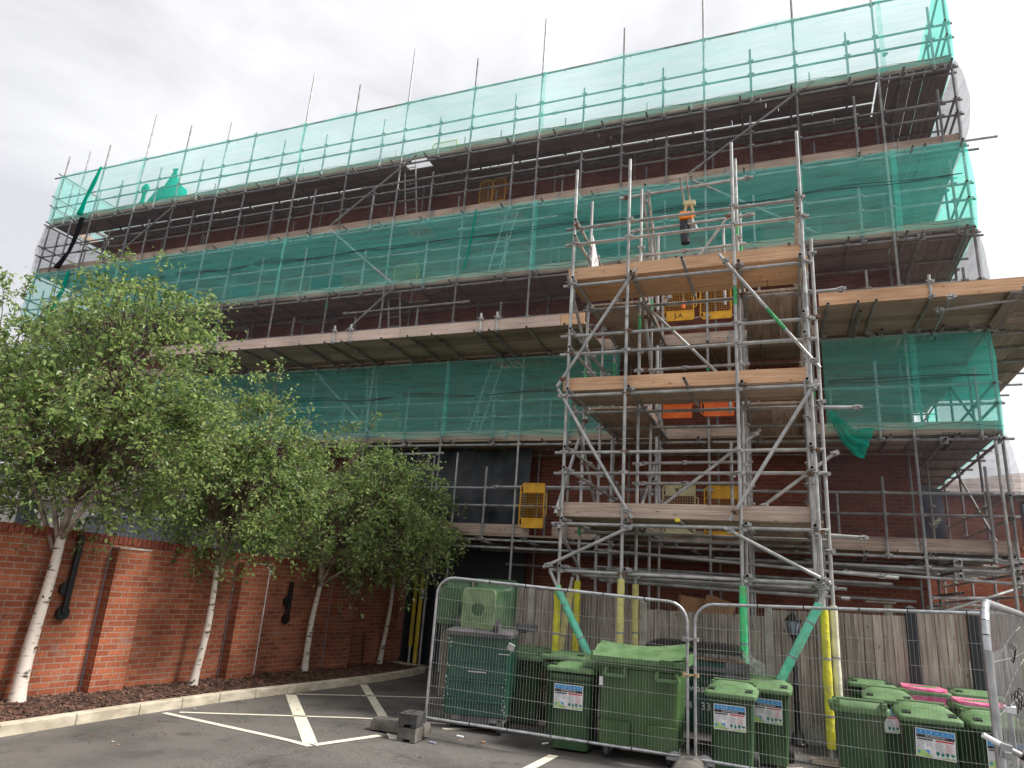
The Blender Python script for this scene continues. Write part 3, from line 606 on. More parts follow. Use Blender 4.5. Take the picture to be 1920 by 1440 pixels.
for z in LV:
    hl = {12.6: [(-9.35, -8.6, 14.0, 14.5)], 10.72: [(-9.2, -8.5, 14.3, 14.9), (-6.6, -5.9, 14.3, 14.9)], 8.82: [(-9.2, -8.5, 14.3, 14.9)], 6.83: [(-6.4, -5.7, 14.3, 14.9)], 4.82: [], 2.75: []}[z]
    x0 = -23.05 if z > 4 else -8.6
    if z == 12.6:
        deck('deck_boards', sc, x0, 2.15, 14.06, 14.86, z+.105, M['old_x'], holes=hl); deck('deck_boards', sc, x0+1.3, 2.15, 14.95, 15.46, z+.11, M['old_x'], seg=5)
    else: deck('deck_boards', sc, x0, 2.15, 14.06, 15.4, z+.105, M['old_x'] if z > 7 else M['mid_x'], holes=hl)
    deck('deck_boards', sc, 2.18, 3.5, 14.06, 20.3, z+.105, M['old_y'], 'y', gap=.006 if z < 12 else .013, jit=.01)
    if z > 8: deck('deck_boards', sc, -23.05, -21.75, 15.46, 17.0, z+.105, M['old_y'], 'y')
    # toe boards
    tz0 = z+.126; hgt = .205; b = MB(); x = -23.12 if z > 4 else -8.6; m_ = M['toe'] if z > 7 or z < 4 else M['toe']
    while x < 3.5:
        x1_ = min(3.52, x+rnd(3.3, 3.95))
        for xe_ in (x+.03, x1_-.04): b.box((xe_, YO+.066, tz0+hgt/2), (.035, .004, hgt+.004), M['coupler'])
        if not (z == 2.75 and x < -5.0 < x1_): b.box(((x+x1_)/2, YO+.085, tz0+hgt/2+rnd(-.008, .01)), (x1_-x-.01, .036, hgt), m_)
        else: b.box(((x-5.1)/2, YO+.085, tz0+hgt/2), (-5.1-x, .036, hgt), m_); b.box(((x1_-4.6)/2, YO+.12, tz0+hgt/2), (x1_+4.6, .036, hgt), m_)
        x = x1_
    b.build('toe_board', sc)
    b = MB(); b.box((3.44, 17.1, tz0+hgt/2), (.036, 6.1, hgt), M['toe_y']); b.build('toe_board', sc)
    if z > 8: b = MB(); b.box((-23.0, 15.55, tz0+hgt/2), (.036, 2.8, hgt), M['toe_y']); b.build('toe_board', sc)
# right return
for y in (15.7, 17.5, 19.2, 20.4):
    for x in (3.5, 2.6):
        b = MB(); b.tube((x, y, 0), (x, y, 14.9 if x > 3 else 13.2), RT, M['steel_old'], 8, bore=M['hole'])
        for z in LEDZ: coupl(b, (x, y, z))
        b.build('standard', sc, smooth=True)
for z in [2.25, 2.6]+LV:
    for x in (3.45, 2.6):
        b = MB(); b.tube((x, 13.7, z-.06), (x, 20.8, z-.06), RT, M['steel_old'], 8, bore=M['hole']); b.build('ledger', sc, smooth=True)
    b = MB(); y = 14.3
    while y < 20.4: b.tube((2.3, y, z+.055), (3.62+rnd(0, .3), y, z+.055), RT, M['steel_old'], 7, bore=M['hole']); y += 1.0
    if z > 2.7: o = b.build('transoms', sc, smooth=True); o['kind'] = 'stuff'
for z in LV:
    for rz in RAIL[z]:
        b = MB(); b.tube((3.46, 13.85, rz-.05), (3.46, 20.7, rz-.05), RT, M['steel_old'], 8, bore=M['hole']); b.build('guardrail', sc, smooth=True)
b = MB(); b.tube((3.46, 13.9, 14.55), (3.46, 20.7, 14.55), RT, M['steel_old'], 8); b.build('guardrail', sc, smooth=True)
for z in (3.0, 5.0, 9.0, 11.0, 12.9):
    b = MB(); b.tube((3.38, 14.5, z), (3.38, 17.3, z+1.9), RT, M['steel_old'], 8, bore=M['hole']); b.build('brace', sc, smooth=True)
b = MB(); b.tube((2.9, 13.95, 10.77), (4.08, 13.95, 10.77), RT, M['steel'], 8, bore=M['hole']); b.build('projecting_tube', sc, smooth=True)
# beam clamps at corner (pairs of plates on ledger)
for z in (2.45, 2.66, 4.76, 8.76, 12.54):
    for x in (2.62, 3.42):
        b = MB(); b.box((x, 13.94, z+.02), (.13, .02, .13), M['coupler']); b.tube((x+.015, 13.9, z+.02), (x+.015, 13.96, z+.02), .033, M['steel'], 8, bore=M['hole']); b.build('beam_clamp', sc)
# lower right corner stack of tubes under lift 1
for i, y in enumerate((14.35, 14.65, 14.95, 15.25, 15.9, 16.5, 17.2)):
    b = MB(); b.tube((1.9+.07*i, y, 2.62-.0*i), (3.55, y, 2.62), RT, M['steel'], 8, bore=M['hole']); b.build('transom', sc, smooth=True)
for p, q in (((.9, 13.98, 2.45), (3.95, 13.98, 2.38)), ((.3, 14.15, 2.62), (2.3, 14.15, 2.5)), ((2.25, 13.9, 1.85), (3.6, 14.6, 2.35)), ((2.2, 14.1, 2.1), (3.5, 15.8, 2.2)), ((2.3, 15, 1.95), (3.5, 15, 1.95)), ((2.3, 16, 2.05), (3.5, 16, 2.05))):
    b = MB(); b.tube(p, q, RT, M['steel'], 8, bore=M['hole']); coupl(b, p); coupl(b, q); b.build('brace', sc, smooth=True)
# left return
for y in (15.4, 16.8):
    for x in (-23.07, -22.0):
        b = MB(); b.tube((x, y, 0), (x, y, 14.9), RT, M['steel_old'], 8, bore=M['hole']); b.build('standard', sc, smooth=True)
for z in LV[3:]:
    for rz in RAIL[z]+((14.58,) if z == 12.6 else ())+(z,):
        b = MB(); b.tube((-23.07, 13.8, rz-.04), (-23.07, 17.1, rz-.04), RT, M['steel_old'], 8, bore=M['hole']); b.build('guardrail' if rz != z else 'ledger', sc, smooth=True)
# facade braces
for (x0, z0), (x1, z1) in (((-19.9, 10.68), (-17.2, 12.63)), ((-11.32, 10.85), (-9.05, 8.95)), ((-11.34, 10.95), (-8.87, 12.75)), ((-10.5, 7.64), (-9.0, 8.95)), ((-1.76, 10.93), (.9, 12.8)), ((-1.72, 10.78), (.8, 9.1)), ((-11.05, 6.72), (-9.1, 5.02)), ((-6.0, 6.1), (-5.2, 4.9))):
    if x0 == -6.0: continue
    b = MB(); b.tube((x0, YO-.07, z0), (x1, YO-.07, z1), RT, M['steel'], 8, bore=M['hole'])
    for u in (.08, .92): coupl(b, (x0+(x1-x0)*u, YO-.04, z0+(z1-z0)*u))
    b.build('brace', sc, smooth=True)
# putlog tubes under first lift
for i, (x0, x1, y, z) in enumerate(((-7.3, 2.5, 14.4, 2.64), (-7.0, 2.3, 14.75, 2.62), (-6.6, 2.4, 15.1, 2.6), (-3.6, 1.6, 13.8, 2.3), (-5.9, 2.2, 14.9, 2.3), (-3.2, 2.0, 14.3, 2.05))):
    b = MB(); b.tube((x0, y, z), (x1, y, z-.03), RT, M['steel_old'], 8, bore=M['hole']); b.build('ledger', sc, smooth=True)
for x in (-6.9, -6.0, -4.95, -3.9, -2.9, -1.7, -.7, .4, 1.2):
    b = MB(); b.tube((x, 13.7, 2.7), (x+.05, 15.3, 2.66), RT, M['steel_old'], 8, bore=M['hole']); b.build('transom', sc, smooth=True)
# foam sleeves on the corner posts by the gate
for x, y, z0, z1, mt in ((-7.98, 14.72, .42, 2.75, 'foam_o'), (-7.78, 14.62, .06, 1.98, 'foam_o'), (-7.02, 14.3, 1.75, 1.85, 'foam_o')):
    b = MB(); b.tube((x, y, 0), (x, y, 4.7), RT, M['steel'], 8); po = b.build('standard', sc, smooth=True)
    b = MB(); b.tube((x, y, z0), (x, y, z1), .048, M[mt], 12); f = b.build('foam_sleeve', None, smooth=True); f.parent = sc; f.location = -Vector(sc.location)
b = MB(); b.box((-7.72, 14.56, 1.55), (.07, .012, .22), M['white']); b.box((-7.72, 14.552, 1.52), (.05, .004, .07), M['tealp']); b.tube((-7.72, 14.56, 1.66), (-7.72, 14.553, 1.66), .034, M['foam_y'], 16); b.build('inspection_tag', sc)
# timber sole board
b = MB(); b.box((-7.85, 14.62, .035), (.9, .25, .04), M['toe']); b.build('sole_board', sc)
b = MB(); b.tube((-9, 14.6, 1.0), (-9.0, 14.6, 1.001), .01, M['steel'])

# fans (projecting platforms)
def fan(label, x0, x1, tips, clips, zr=0, side=False):
    t = thing('projecting_platform', label, 'platform', ((x0+x1)/2, 13, 6.8), (0, 0, 0), 'projecting scaffold platforms')
    deck('deck_boards', t, x0, x1, 12.5, 13.98, 6.945, M['mid_x'], bw=.228)
    b = MB(); x = x0
    while x < x1-.1: xe = min(x1, x+3.7); b.box(((x+xe)/2, 12.48, 7.02), (xe-x-.008, .036, .235), M['pink_x'] if x1 < -7 or x < -6 else M['new_x']); x = xe
    b.build('toe_board', t)
    b = MB(); b.box(((x0+x1)/2, 13.93, 7.05), (x1-x0, .036, .16), M['pink_x']); b.build('toe_board', t)
    for x in tips:
        b = MB(); b.tube((x, 12.4, 6.9), (x-.05, 14.1, 6.9), RT, M['steel_old'], 8, bore=M['hole']); b.tube((x+.06, 12.75, 6.86), (x+.02, 14.6, 6.82), RT, M['steel_old'], 8, bore=M['hole']) if random.random() < .5 else None
        b.box((x, 13.95, 6.87), (.08, .1, .09), M['coupler']); b.build('transom', t, smooth=True)
    for x in clips:
        b = MB(); b.tube((x, 12.44, 6.88), (x, 12.44, 7.3), RT, M['steel'], 8, bore=M['hole']); coupl(b, (x, 12.44, 7.17)); coupl(b, (x, 12.46, 6.9)); b.build('clip_tube', t, smooth=True)
    return t
fan('long projecting board platform with pale toe board left of the hoist tower', -15.2, -3.6, [-14.4, -13.2, -12.2, -11.43, -10.43, -9.74, -9.28, -8.23, -7.57, -6.98, -5.98, -5.64, -4.81, -4.0], [-13.3, -13.0, -9.53, -9.09, -5.86, -5.49])
f2 = fan('short projecting board platform wrapping the right hand corner of the scaffold', .66, 4.72, [.8, 1.28, 1.56, 2.39], [2.38])
deck('deck_boards', f2, 3.503, 4.72, 14.0, 19.2, 6.945, M['mid_y'], 'y'); b = MB(); b.box((4.7, 15.8, 7.03), (.036, 6.6, .22), M['toe_y']); b.build('toe_board', f2)
b = MB(); b.box((3.6, 13.2, 6.86), (.22, 1.6, .04), M['old_y'], (0, .1, 0)); b.build('deck_boards', f2)
for p, q in (((2.5, 12.68, 6.74), (3.7, 12.68, 6.84)), ((2.62, 12.3, 6.8), (2.62, 14.1, 6.8)), ((3.66, 12.3, 6.88), (3.66, 14.3, 6.88)), ((3.3, 12.8, 7.02), (4.7, 12.8, 7.0))):
    b = MB(); b.tube(p, q, RT, M['steel'], 8, bore=M['hole']); coupl(b, p, s=1.2); coupl(b, q, s=1.2); b.build('brace', f2, smooth=True)
y = 14.4
while y < 19: 
    b = MB(); b.tube((3.4, y, 6.88), (5.0+rnd(-.1, .2), y, 6.88), RT, M['steel_old'], 8, bore=M['hole']); b.build('transom', f2, smooth=True); y += .85

# ------------------------------------------------------------------ hoist tower
tw = thing('hoist_tower', 'bright galvanised scaffold tower with three timber landings in front of the facade', 'scaffold tower', (-1.4, 10.4, 0))
TX = [-3.25, -2.3, -.62, .38]; TY = [10.4, 11.45, 12.6, 13.6]
TT = {(-3.25, 10.4): 9.0, (-2.3, 10.4): 9.05, (-.62, 10.4): 9.06, (.38, 10.4): 9.08, (-3.25, 11.45): 8.98, (-2.3, 11.45): 9.1, (-.62, 11.45): 9.45}
def ctube(name, p, q, mats=None, cs=(), bore=True, r=RT+.001, par=tw):
    b = MB(); b.tube(p, q, r, mats or M['steel'], 10, bore=M['hole']); p, q = Vector(p), Vector(q)
    for u in cs: coupl(b, p.lerp(q, u), M['rust'] if random.random() < .15 else None)
    return b.build(name, par, smooth=True)
TR = (2.07, 2.76, 3.56, 3.88, 4.8, 5.53, 5.86, 6.78, 7.55, 7.88)
for x in TX:
    for y in TY:
        if y > 12 and x in (-.62, -2.3): top = 9.0 if y < 13 else 6.9
        else: top = TT.get((x, y), 8.3 if y < 12 else 7.3)
        b = MB(); b.tube((x, y, gz(x, y)+.02), (x, y, top), RT+.001, M['steel'], 10, bore=M['hole'])
        for z in TR:
            if z < top-.1: coupl(b, (x+.0, y+.02, z), M['rust'] if random.random() < .18 else None, 1.05)
        for k in range(2):
            z = rnd(2.2, top-.4); b.tube((x, y, z), (x, y, z+rnd(.15, .4)), RT+.0025, random.choice([M['paintg'], M['paintw'], M['paintw']]), 10)
        b.build('standard', tw, smooth=True)
# extra spliced standard pair at right front, shorter posts
ctube('standard', (.5, 10.5, 2.0), (.5, 10.5, 7.2), cs=(.1, .3, .5, .75, .95)); ctube('standard', (.31, 10.44, 2.2), (.31, 10.44, 4.9), cs=(.2, .5, .8))
ctube('standard', (-2.1, 12.1, 2.9), (-2.1, 12.1, 4.5), cs=(.5, .8)); ctube('standard', (-2.1, 12.1, 4.9), (-2.1, 12.1, 6.2), cs=(.5,)); ctube('standard', (-2.1, 12.1, 6.9), (-2.1, 12.1, 8.5), cs=(.5,)); ctube('standard', (-.9, 12.1, 6.9), (-.9, 12.1, 8.5), cs=(.6,)); ctube('standard', (-.85, 12.1, 2.9), (-.85, 12.1, 4.4), cs=(.6,))
ctube('standard', (-.85, 12.1, 4.9), (-.85, 12.1, 6.3), cs=(.6,)); ctube('standard', (-2.5, 13.4, 6.9), (-2.5, 13.4, 8.4), mats=M['paintw'])
# front horizontals
for z in (2.07, 2.77, 3.55, 3.88, 4.82, 5.53, 5.85, 6.77, 7.55, 7.86):
    mt = M['steel_old'] if z in (3.55, 7.86) else M['steel']
    ctube('guardrail' if z in (3.55, 3.88, 5.53, 5.85, 7.55, 7.86) else 'ledger', (-3.42, 10.46, z), (.5 if z != 7.86 else .4, 10.46, z+.02), mt)
    if z in (2.07, 2.77, 4.82, 6.77):
        for y in TY[1:3]: ctube('ledger', (-3.35, y+.05, z-.02), (.55, y+.05, z-.02), M['steel_old'])
    for x in (-3.2, .33):                       # side rails running back
        ctube('guardrail' if z not in (2.07, 2.77, 4.82, 6.77) else 'ledger', (x, 10.25, z+.06), (x, 13.9, z+.06), M['steel'], (.1, .4, .7, .95))
for z in (2.07, 2.77, 4.82, 6.77):
    for x in (-2.22, -.55): ctube('transom', (x, 10.25, z+.06), (x, 13.9, z+.06), M['steel'] if z < 4 else M['steel_old'], (.05, .35))
for z, x in ((2.83, -1.45), (4.9, -1.35), (6.88, -1.38)):
    b = MB(); b.tube((x, 10.05, z), (x+.02, 11.6, z), RT, M['steel_old'], 10, bore=M['hole'])
    if z < 3: b.tube((x, 10.03, z), (x, 10.13, z), RT+.004, M['hot'], 12)
    b.build('transom', tw, smooth=True)
for z in (3.55, 3.9, 5.6, 7.55, 7.9, 8.55):    # well rails
    if z == 8.55: continue
    ctube('guardrail', (-2.5, 12.0, z+.1), (-.5, 12.0, z+.13), M['steel'], (.1, .45, .9))
# landings
for z, mt in ((2.9, 'old_x'), (4.92, 'mid_x'), (6.9, 'new_x')):
    deck('deck_boards', tw, -3.35, .45, 10.5, 11.42, z, M['mid_x'] if mt != 'new_x' else M['new_x'], bw=.22)
    deck('deck_boards', tw, -3.3, -2.25, 11.62, 13.95, z, M['mid_y'], 'y', bw=.21); deck('deck_boards', tw, -.6, .42, 11.62, 13.95, z, M['mid_y'], 'y', bw=.21)
    mm = {2.9: 'toe', 4.92: 'new_x', 6.9: 'new_x'}[z]
    b = MB(); b.box((-2.0, 10.5, z+.1), (2.7, .04, .215), M[mm], (0, 0, .0)); b.box((-.15, 10.505, z+.102), (.97, .04, .21), M[mm]); b.build('toe_board', tw)
    b = MB(); b.box((-2.3, 12.7, z+.12), (.036, 1.8, .2), M['toe_y']); b.build('toe_board', tw); b = MB(); b.box((-.56, 12.7, z+.12), (.036, 1.8, .2), M['toe_y']); b.build('toe_board', tw)
# braces
for p, q, mt in (((-3.38, 10.32, 4.9), (-2.14, 10.32, 2.86), 'steel'), ((-3.47, 10.32, 2.1), (-2.12, 10.32, 2.76), 'steel'), ((-2.14, 10.32, 6.92), (-3.4, 10.32, 4.94), 'steel'), ((-.84, 10.32, 7.0), (.51, 10.32, 5.05), 'steel'),
                 ((.46, 10.32, 4.88), (-.77, 10.32, 2.87), 'steel'), ((-.85, 10.32, 2.77), (.47, 10.32, 2.1), 'steel')):
    o = ctube('brace', p, q, M[mt], (.06, .94))
b = MB(); p, q = Vector((-.84, 10.32, 7.0)), Vector((.51, 10.32, 5.05)); b.tube(p.lerp(q, .5), p.lerp(q, .68), RT+.003, M['paintg'], 10); b.build('paint_band', tw, smooth=True)
for p, q in (((-3.18, 10.55, 4.7), (-3.32, 13.2, 2.9)), ((-3.32, 10.3, 2.9), (-3.2, 11.4, 4.7)), ((-3.3, 10.3, 6.9), (-3.2, 12.6, 4.9)), ((-3.3, 10.3, 2.75), (-3.2, 11.6, 2.05)), ((-2.25, 11.4, 2.9), (-.35, 11.5, 4.45)), ((-2.25, 11.5, 6.8), (-.7, 11.5, 5.1)), ((-.4, 11.5, 3.2), (.75, 11.5, 4.1)),
             ((-2.3, 11.4, 2.9), (-2.25, 13.4, 4.6)), ((-2.3, 13.4, 5.0), (-2.25, 11.6, 6.7)), ((-1.95, 12.0, 7.0), (-.75, 12.0, 8.7)), ((-2.28, 11.5, 9.0), (-2.28, 13.3, 7.2)), ((-2.2, 11.5, 9.1), (-2.2, 12.6, 8.0)), ((.3, 13.5, 2.8), (.4, 11.4, 4.6))):
    ctube('brace', p, q, M['steel'], (.05, .95))
for p, q in (((-2.85, 12.0, 9.32), (-.33, 12.0, 9.38)), ((-2.62, 12.0, 8.55), (-.33, 12.0, 8.6)), ((.4, 10.6, 4.55), (1.0, 10.6, 4.53)), ((.3, 10.6, 2.75), (.95, 10.6, 2.72)), ((.4, 10.6, 6.35), (.9, 10.6, 6.36)), ((-3.1, 11.9, 2.5), (1.5, 12.2, 2.3)), ((-3.0, 12.4, 2.2), (.8, 12.4, 2.1)), ((-3.0, 13.2, 2.25), (.7, 13.2, 2.15)), ((-3.0, 11.9, 2.0), (.8, 11.9, 1.95))):
    ctube('ledger', p, q, M['steel'], (.05, .95))
# foam sleeves
def sleeve(p, q, mat, r=.052):
    b = MB(); p, q = Vector(p), Vector(q); n = 14
    d = (q-p).normalized(); a = d.orthogonal().normalized(); c = d.cross(a); rings = []
    for u in (.22, .62): b.tube(p.lerp(q, u)-d*.012, p.lerp(q, u)+d*.012, r*1.03, M['greyprint'], 12)
    for i in range(n+1):
        cc = p.lerp(q, i/n); rr = r*(1+.05*math.sin(i*2.1)); rings.append([cc+(a*math.cos(t*.5236)+c*math.sin(t*.5236))*rr*(1+.12*noise.noise((t*.9, i*.7, p.x*3)))*(1 if t != 3 else .72) for t in range(12)])
    b.loft(rings, mat); return b.build('foam_sleeve', tw, smooth=True)
sleeve((-3.25, 10.4, .05), (-3.25, 10.4, 1.86), M['foam_y']); sleeve((-3.25, 11.45, .05), (-3.25, 11.45, 1.96), M['foam_y'])
ctube('brace', (-3.35, 10.28, 2.05), (-2.55, 10.28, .6)); sleeve((-3.23, 10.28, 1.83), (-2.6, 10.28, .72), M['foam_t'])
ctube('brace', (-3.18, 10.9, 2.0), (-3.4, 10.9, .6)); sleeve((-3.19, 10.9, 1.83), (-3.37, 10.9, .7), M['foam_p'])
sleeve((-2.3, 10.4, .05), (-2.3, 10.4, 2.0), M['foam_p']); sleeve((-2.3, 11.45, .05), (-2.3, 11.45, 1.96), M['foam_p'])
sleeve((-.62, 10.4, .05), (-.62, 10.4, 2.0), M['foam_g'], .05)
sleeve((.38, 10.4, .12), (.38, 10.4, 1.8), M['foam_y'], .055); sleeve((.5, 10.5, .14), (.5, 10.5, 1.82), M['foam_w'], .05); ctube('standard', (.5, 10.5, -.04), (.5, 10.5, 2.0))
ctube('brace', (.42, 10.28, 2.0), (-.3, 10.28, .62)); sleeve((.33, 10.28, 1.83), (-.24, 10.28, .74), M['foam_t'], .058)
for x, y in ((.45, 10.4), (-.62, 10.4), (-2.3, 10.4), (-3.25, 10.4)):
    b = MB(); b.box((x, y, gz(x, y)+.025), (.62, .22, .04), M['mid_x'], (0, 0, .05)); b.build('sole_board', tw)

# ------------------------------------------------------------------ ladders
def ladder(p, q, label, w_=.34):
    t = thing('ladder', label, 'ladder', p, (0, 0, 0), 'access ladders between scaffold lifts'); p, q = Vector(p), Vector(q)
    for s_ in (0, 1):
        o_ = Vector((w_*s_, 0, 0)); b = MB(); b.tube(p+o_, q+o_, .022, M['paintw'], 6); b.build('rail', t)
    b = MB(); n = int((q-p).length/.25)
    for i in range(1, n): c = p.lerp(q, i/n); b.tube(c, c+Vector((w_, 0, 0)), .014, M['steel'], 6)
    b.build('rungs', t)
ladder((-9.2, 14.35, 10.85), (-9.6, 14.45, 13.3), 'ladder reaching the top lift through the open hatch')
ladder((-6.75, 14.35, 8.95), (-6.3, 14.5, 11.2), 'ladder behind the middle green net left of the tower', .3)
ladder((-9.2, 14.35, 6.95), (-9.55, 14.45, 9.1), 'ladder between the pale platform and the middle green net')
ladder((-6.9, 14.35, 4.95), (-6.35, 14.5, 7.2), 'ladder behind the lower green net nearer the tower', .28)
ladder((-9.55, 14.35, 4.95), (-9.95, 14.5, 7.2), 'ladder behind the lower green net above the third birch', .28)

# ------------------------------------------------------------------ safety gates
def gate_mesh(w_, h, frame, pt, pb_, mesh_step=.05):
    parts = []
    b = MB(); r = .014; c = .07
    pts = [(c, 0, 0), (0, 0, c), (0, 0, h-c), (c, 0, h), (w_-c*.2, 0, h), (w_, 0, h-c*.2), (w_, 0, c*.2), (w_-c*.2, 0, 0), (c, 0, 0)]
    b.path(pts, r, frame, 8); b.tube((0, 0, h*.5), (-.05, 0, h*.5), .012, frame, 6); b.tube((w_, 0, h*.3), (w_+.06, 0, h*.3), .01, frame, 6); b.tube((w_, 0, h*.75), (w_+.06, 0, h*.75), .01, frame, 6); b.tube((w_+.06, 0, h*.3), (w_+.06, 0, h*.75), .01, frame, 6)
    if pt: b.box((w_/2+.02, 0, h-pt/2-.01), (w_-.07, .008, pt), frame)
    if pb_: b.box((w_/2+.02, 0, pb_/2+.01), (w_-.07, .008, pb_), frame)
    b.tube((0, 0, h-pt-.01), (w_, 0, h-pt-.01), .01, frame, 6) if pt else None; b.tube((0, 0, pb_+.01), (w_, 0, pb_+.01), .01, frame, 6)
    g = MB(); z = pb_+.02; zt = h-pt-.02; x = .03
    while x < w_-.01: g.tube((x, .004, z), (x, .004, zt), .003, frame, 4); x += mesh_step
    while z < zt: g.tube((.01, -.002, z), (w_-.01, -.002, z), .003, frame, 4); z += mesh_step
    return b, g
def gate(loc, w_, h, fm, label, pt=.18, pb_=.18, rot=0, letters=None, flip=False):
    t = thing('safety_gate', label, 'safety gate', loc, (0, 0, rot), 'mesh safety gates on the scaffold')
    b, g = gate_mesh(w_, h, M[fm], pt, pb_); b.build('frame', t, world=False, smooth=True); g.build('mesh', t, world=False)
    if letters:
        z = h-pt*.8 if flip else pb_*.28
        if not flip: text(letters, 'lettering', t, .14, (w_/2, -.012, z), (R(90), 0, 0), M['printblack'], sx=1.1)
        else: text(letters, 'lettering', t, .13, (w_/2, -.012, h-.05), (R(90), R(180), 0), M['printblack'], sx=1.1)
gate((-5.27, 13.9, 3.02), .53, .92, 'yellow', 'bright yellow mesh gate alone left of the tower at first lift', .18, .18, 0)
gate((-2.3, 14.02, 7.46), .62, .95, 'yellow', 'yellow mesh gate lettered J.A under the top landing', 0, .2, 0, 'J.A')
gate((-1.54, 14.02, 7.44), .62, .95, 'yellow', 'yellow mesh gate with chipped paint beside the lettered one', 0, .14)
gate((-2.34, 13.9, 5.3), .62, .9, 'orange', 'orange mesh gate, left of the pair behind the middle landing', .0, .26)
gate((-1.53, 13.9, 5.32), .62, .9, 'orange', 'orange mesh gate, right of the pair behind the middle landing', .0, .26)
gate((-2.3, 14.02, 2.98), .62, .98, 'cream', 'cream mesh gate with upside down J.A behind the lowest landing', .2, .12, 0, 'J.A', True)
gate((-1.5, 14.02, 2.96), .62, .98, 'yellow', 'deep yellow mesh gate beside the cream one behind the lowest landing', .22, .1)
gate((-7.42, 15.0, 11.64), .36, .7, 'yellow', 'left half of a yellow barrier standing against the wall below the top lift', 0, .03); gate((-7.04, 15.0, 11.65), .36, .7, 'yellow', 'right half of a yellow barrier standing against the wall below the top lift', 0, .03)
gate((-9.8, 15.0, 9.5), .72, .6, 'paleyel', 'pale yellow mesh gate seen through the middle green net', 0, .05); gate((-9.8, 14.95, 5.25), .74, .6, 'paleyel', 'pale yellow mesh gate seen through the lower green net', 0, .12)
gate((-8.75, 14.5, 12.85), .75, .6, 'paleyel', 'pale mesh barrier beside the hatch on the top lift', 0, .05)
# white sign board on tower
t = thing('sign_board', 'white sign board tied inside the left side of the tower top', 'sign', (-3.12, 11.2, 7.05))
b = MB(); b.add([(-3.1, 11.0, 7.1), (-3.1, 11.45, 7.1), (-3.1, 11.45, 7.65), (-3.1, 11.0, 8.0), (-3.08, 11.0, 7.1), (-3.08, 11.45, 7.1), (-3.08, 11.45, 7.65), (-3.08, 11.0, 8.0)], [(0, 3, 2, 1), (4, 5, 6, 7), (0, 1, 5, 4), (1, 2, 6, 5), (2, 3, 7, 6), (3, 0, 4, 7)], M['white']); b.build('board', t)
b = MB()
for k in range(9): b.box((-3.074, 11.07+.04*(k % 3)+.08*(k//5), 7.2+.07*k*.8), (.002, .05+.03*(k % 2), .016), M['greyprint'], (.5, 0, 0))
b.build('faded_print', t)
# hoist
HO0 = len(bpy.data.objects)
ho = thing('rope_hoist', 'orange and dark electric hoist hanging from two tubes at the tower top', 'hoist', (-1.55, 12, 9.4))
for dx in (-.07, .07):
    b = MB(); b.tube((-1.6+dx, 11.75, 9.47), (-1.55+dx*.9, 12.25, 8.95), RT, M['steel_old'], 8, bore=M['hole']); b.build('arm_tube', ho, smooth=True)
b = MB(); b.box((-1.5, 12.1, 9.0), (.26, .1, .1), M['cream']); b.box((-1.6, 12.1, 8.82), (.045, .08, .34), M['cream'], (0, .25, 0)); b.box((-1.42, 12.1, 8.82), (.045, .08, .34), M['cream'], (0, -.25, 0)); b.build('bracket', ho)
b = MB(); b.box((-1.56, 12.0, 8.62), (.3, .2, .17), M['orangebox'], (0, .1, 0)); b.build('housing', ho, bevel=.02)
b = MB(); b.tube((-1.5, 12.02, 8.55), (-1.38, 12.12, 8.3), .09, M['steel_old'], 14); b.build('drum', ho, smooth=True)
b = MB(); b.tube((-1.62, 12.02, 8.5), (-1.58, 12.02, 7.98), .1, M['dark'], 14); b.build('motor', ho, smooth=True)
b = MB(); b.tube((-1.4, 12.0, 8.4), (-1.15, 12.0, 7.8), .006, M['black'], 5); b.tube((-1.62, 12, 8.0), (-1.62, 12.0, 6.9), .004, M['black'], 5); b.build('cable', ho)
b = MB(); b.tube((-1.62, 12, 7.0), (-1.62, 12, 6.85), .035, M['orange'], 10); b.tube((-1.62, 12, 7.9), (-1.62, 12, 7.0), .005, M['steel'], 5); tag(b.build('hoist_hook', smooth=True), 'small orange hook weight hanging on the hoist rope under the top landing', 'hook')

ho.scale = (.82, .82, .86)
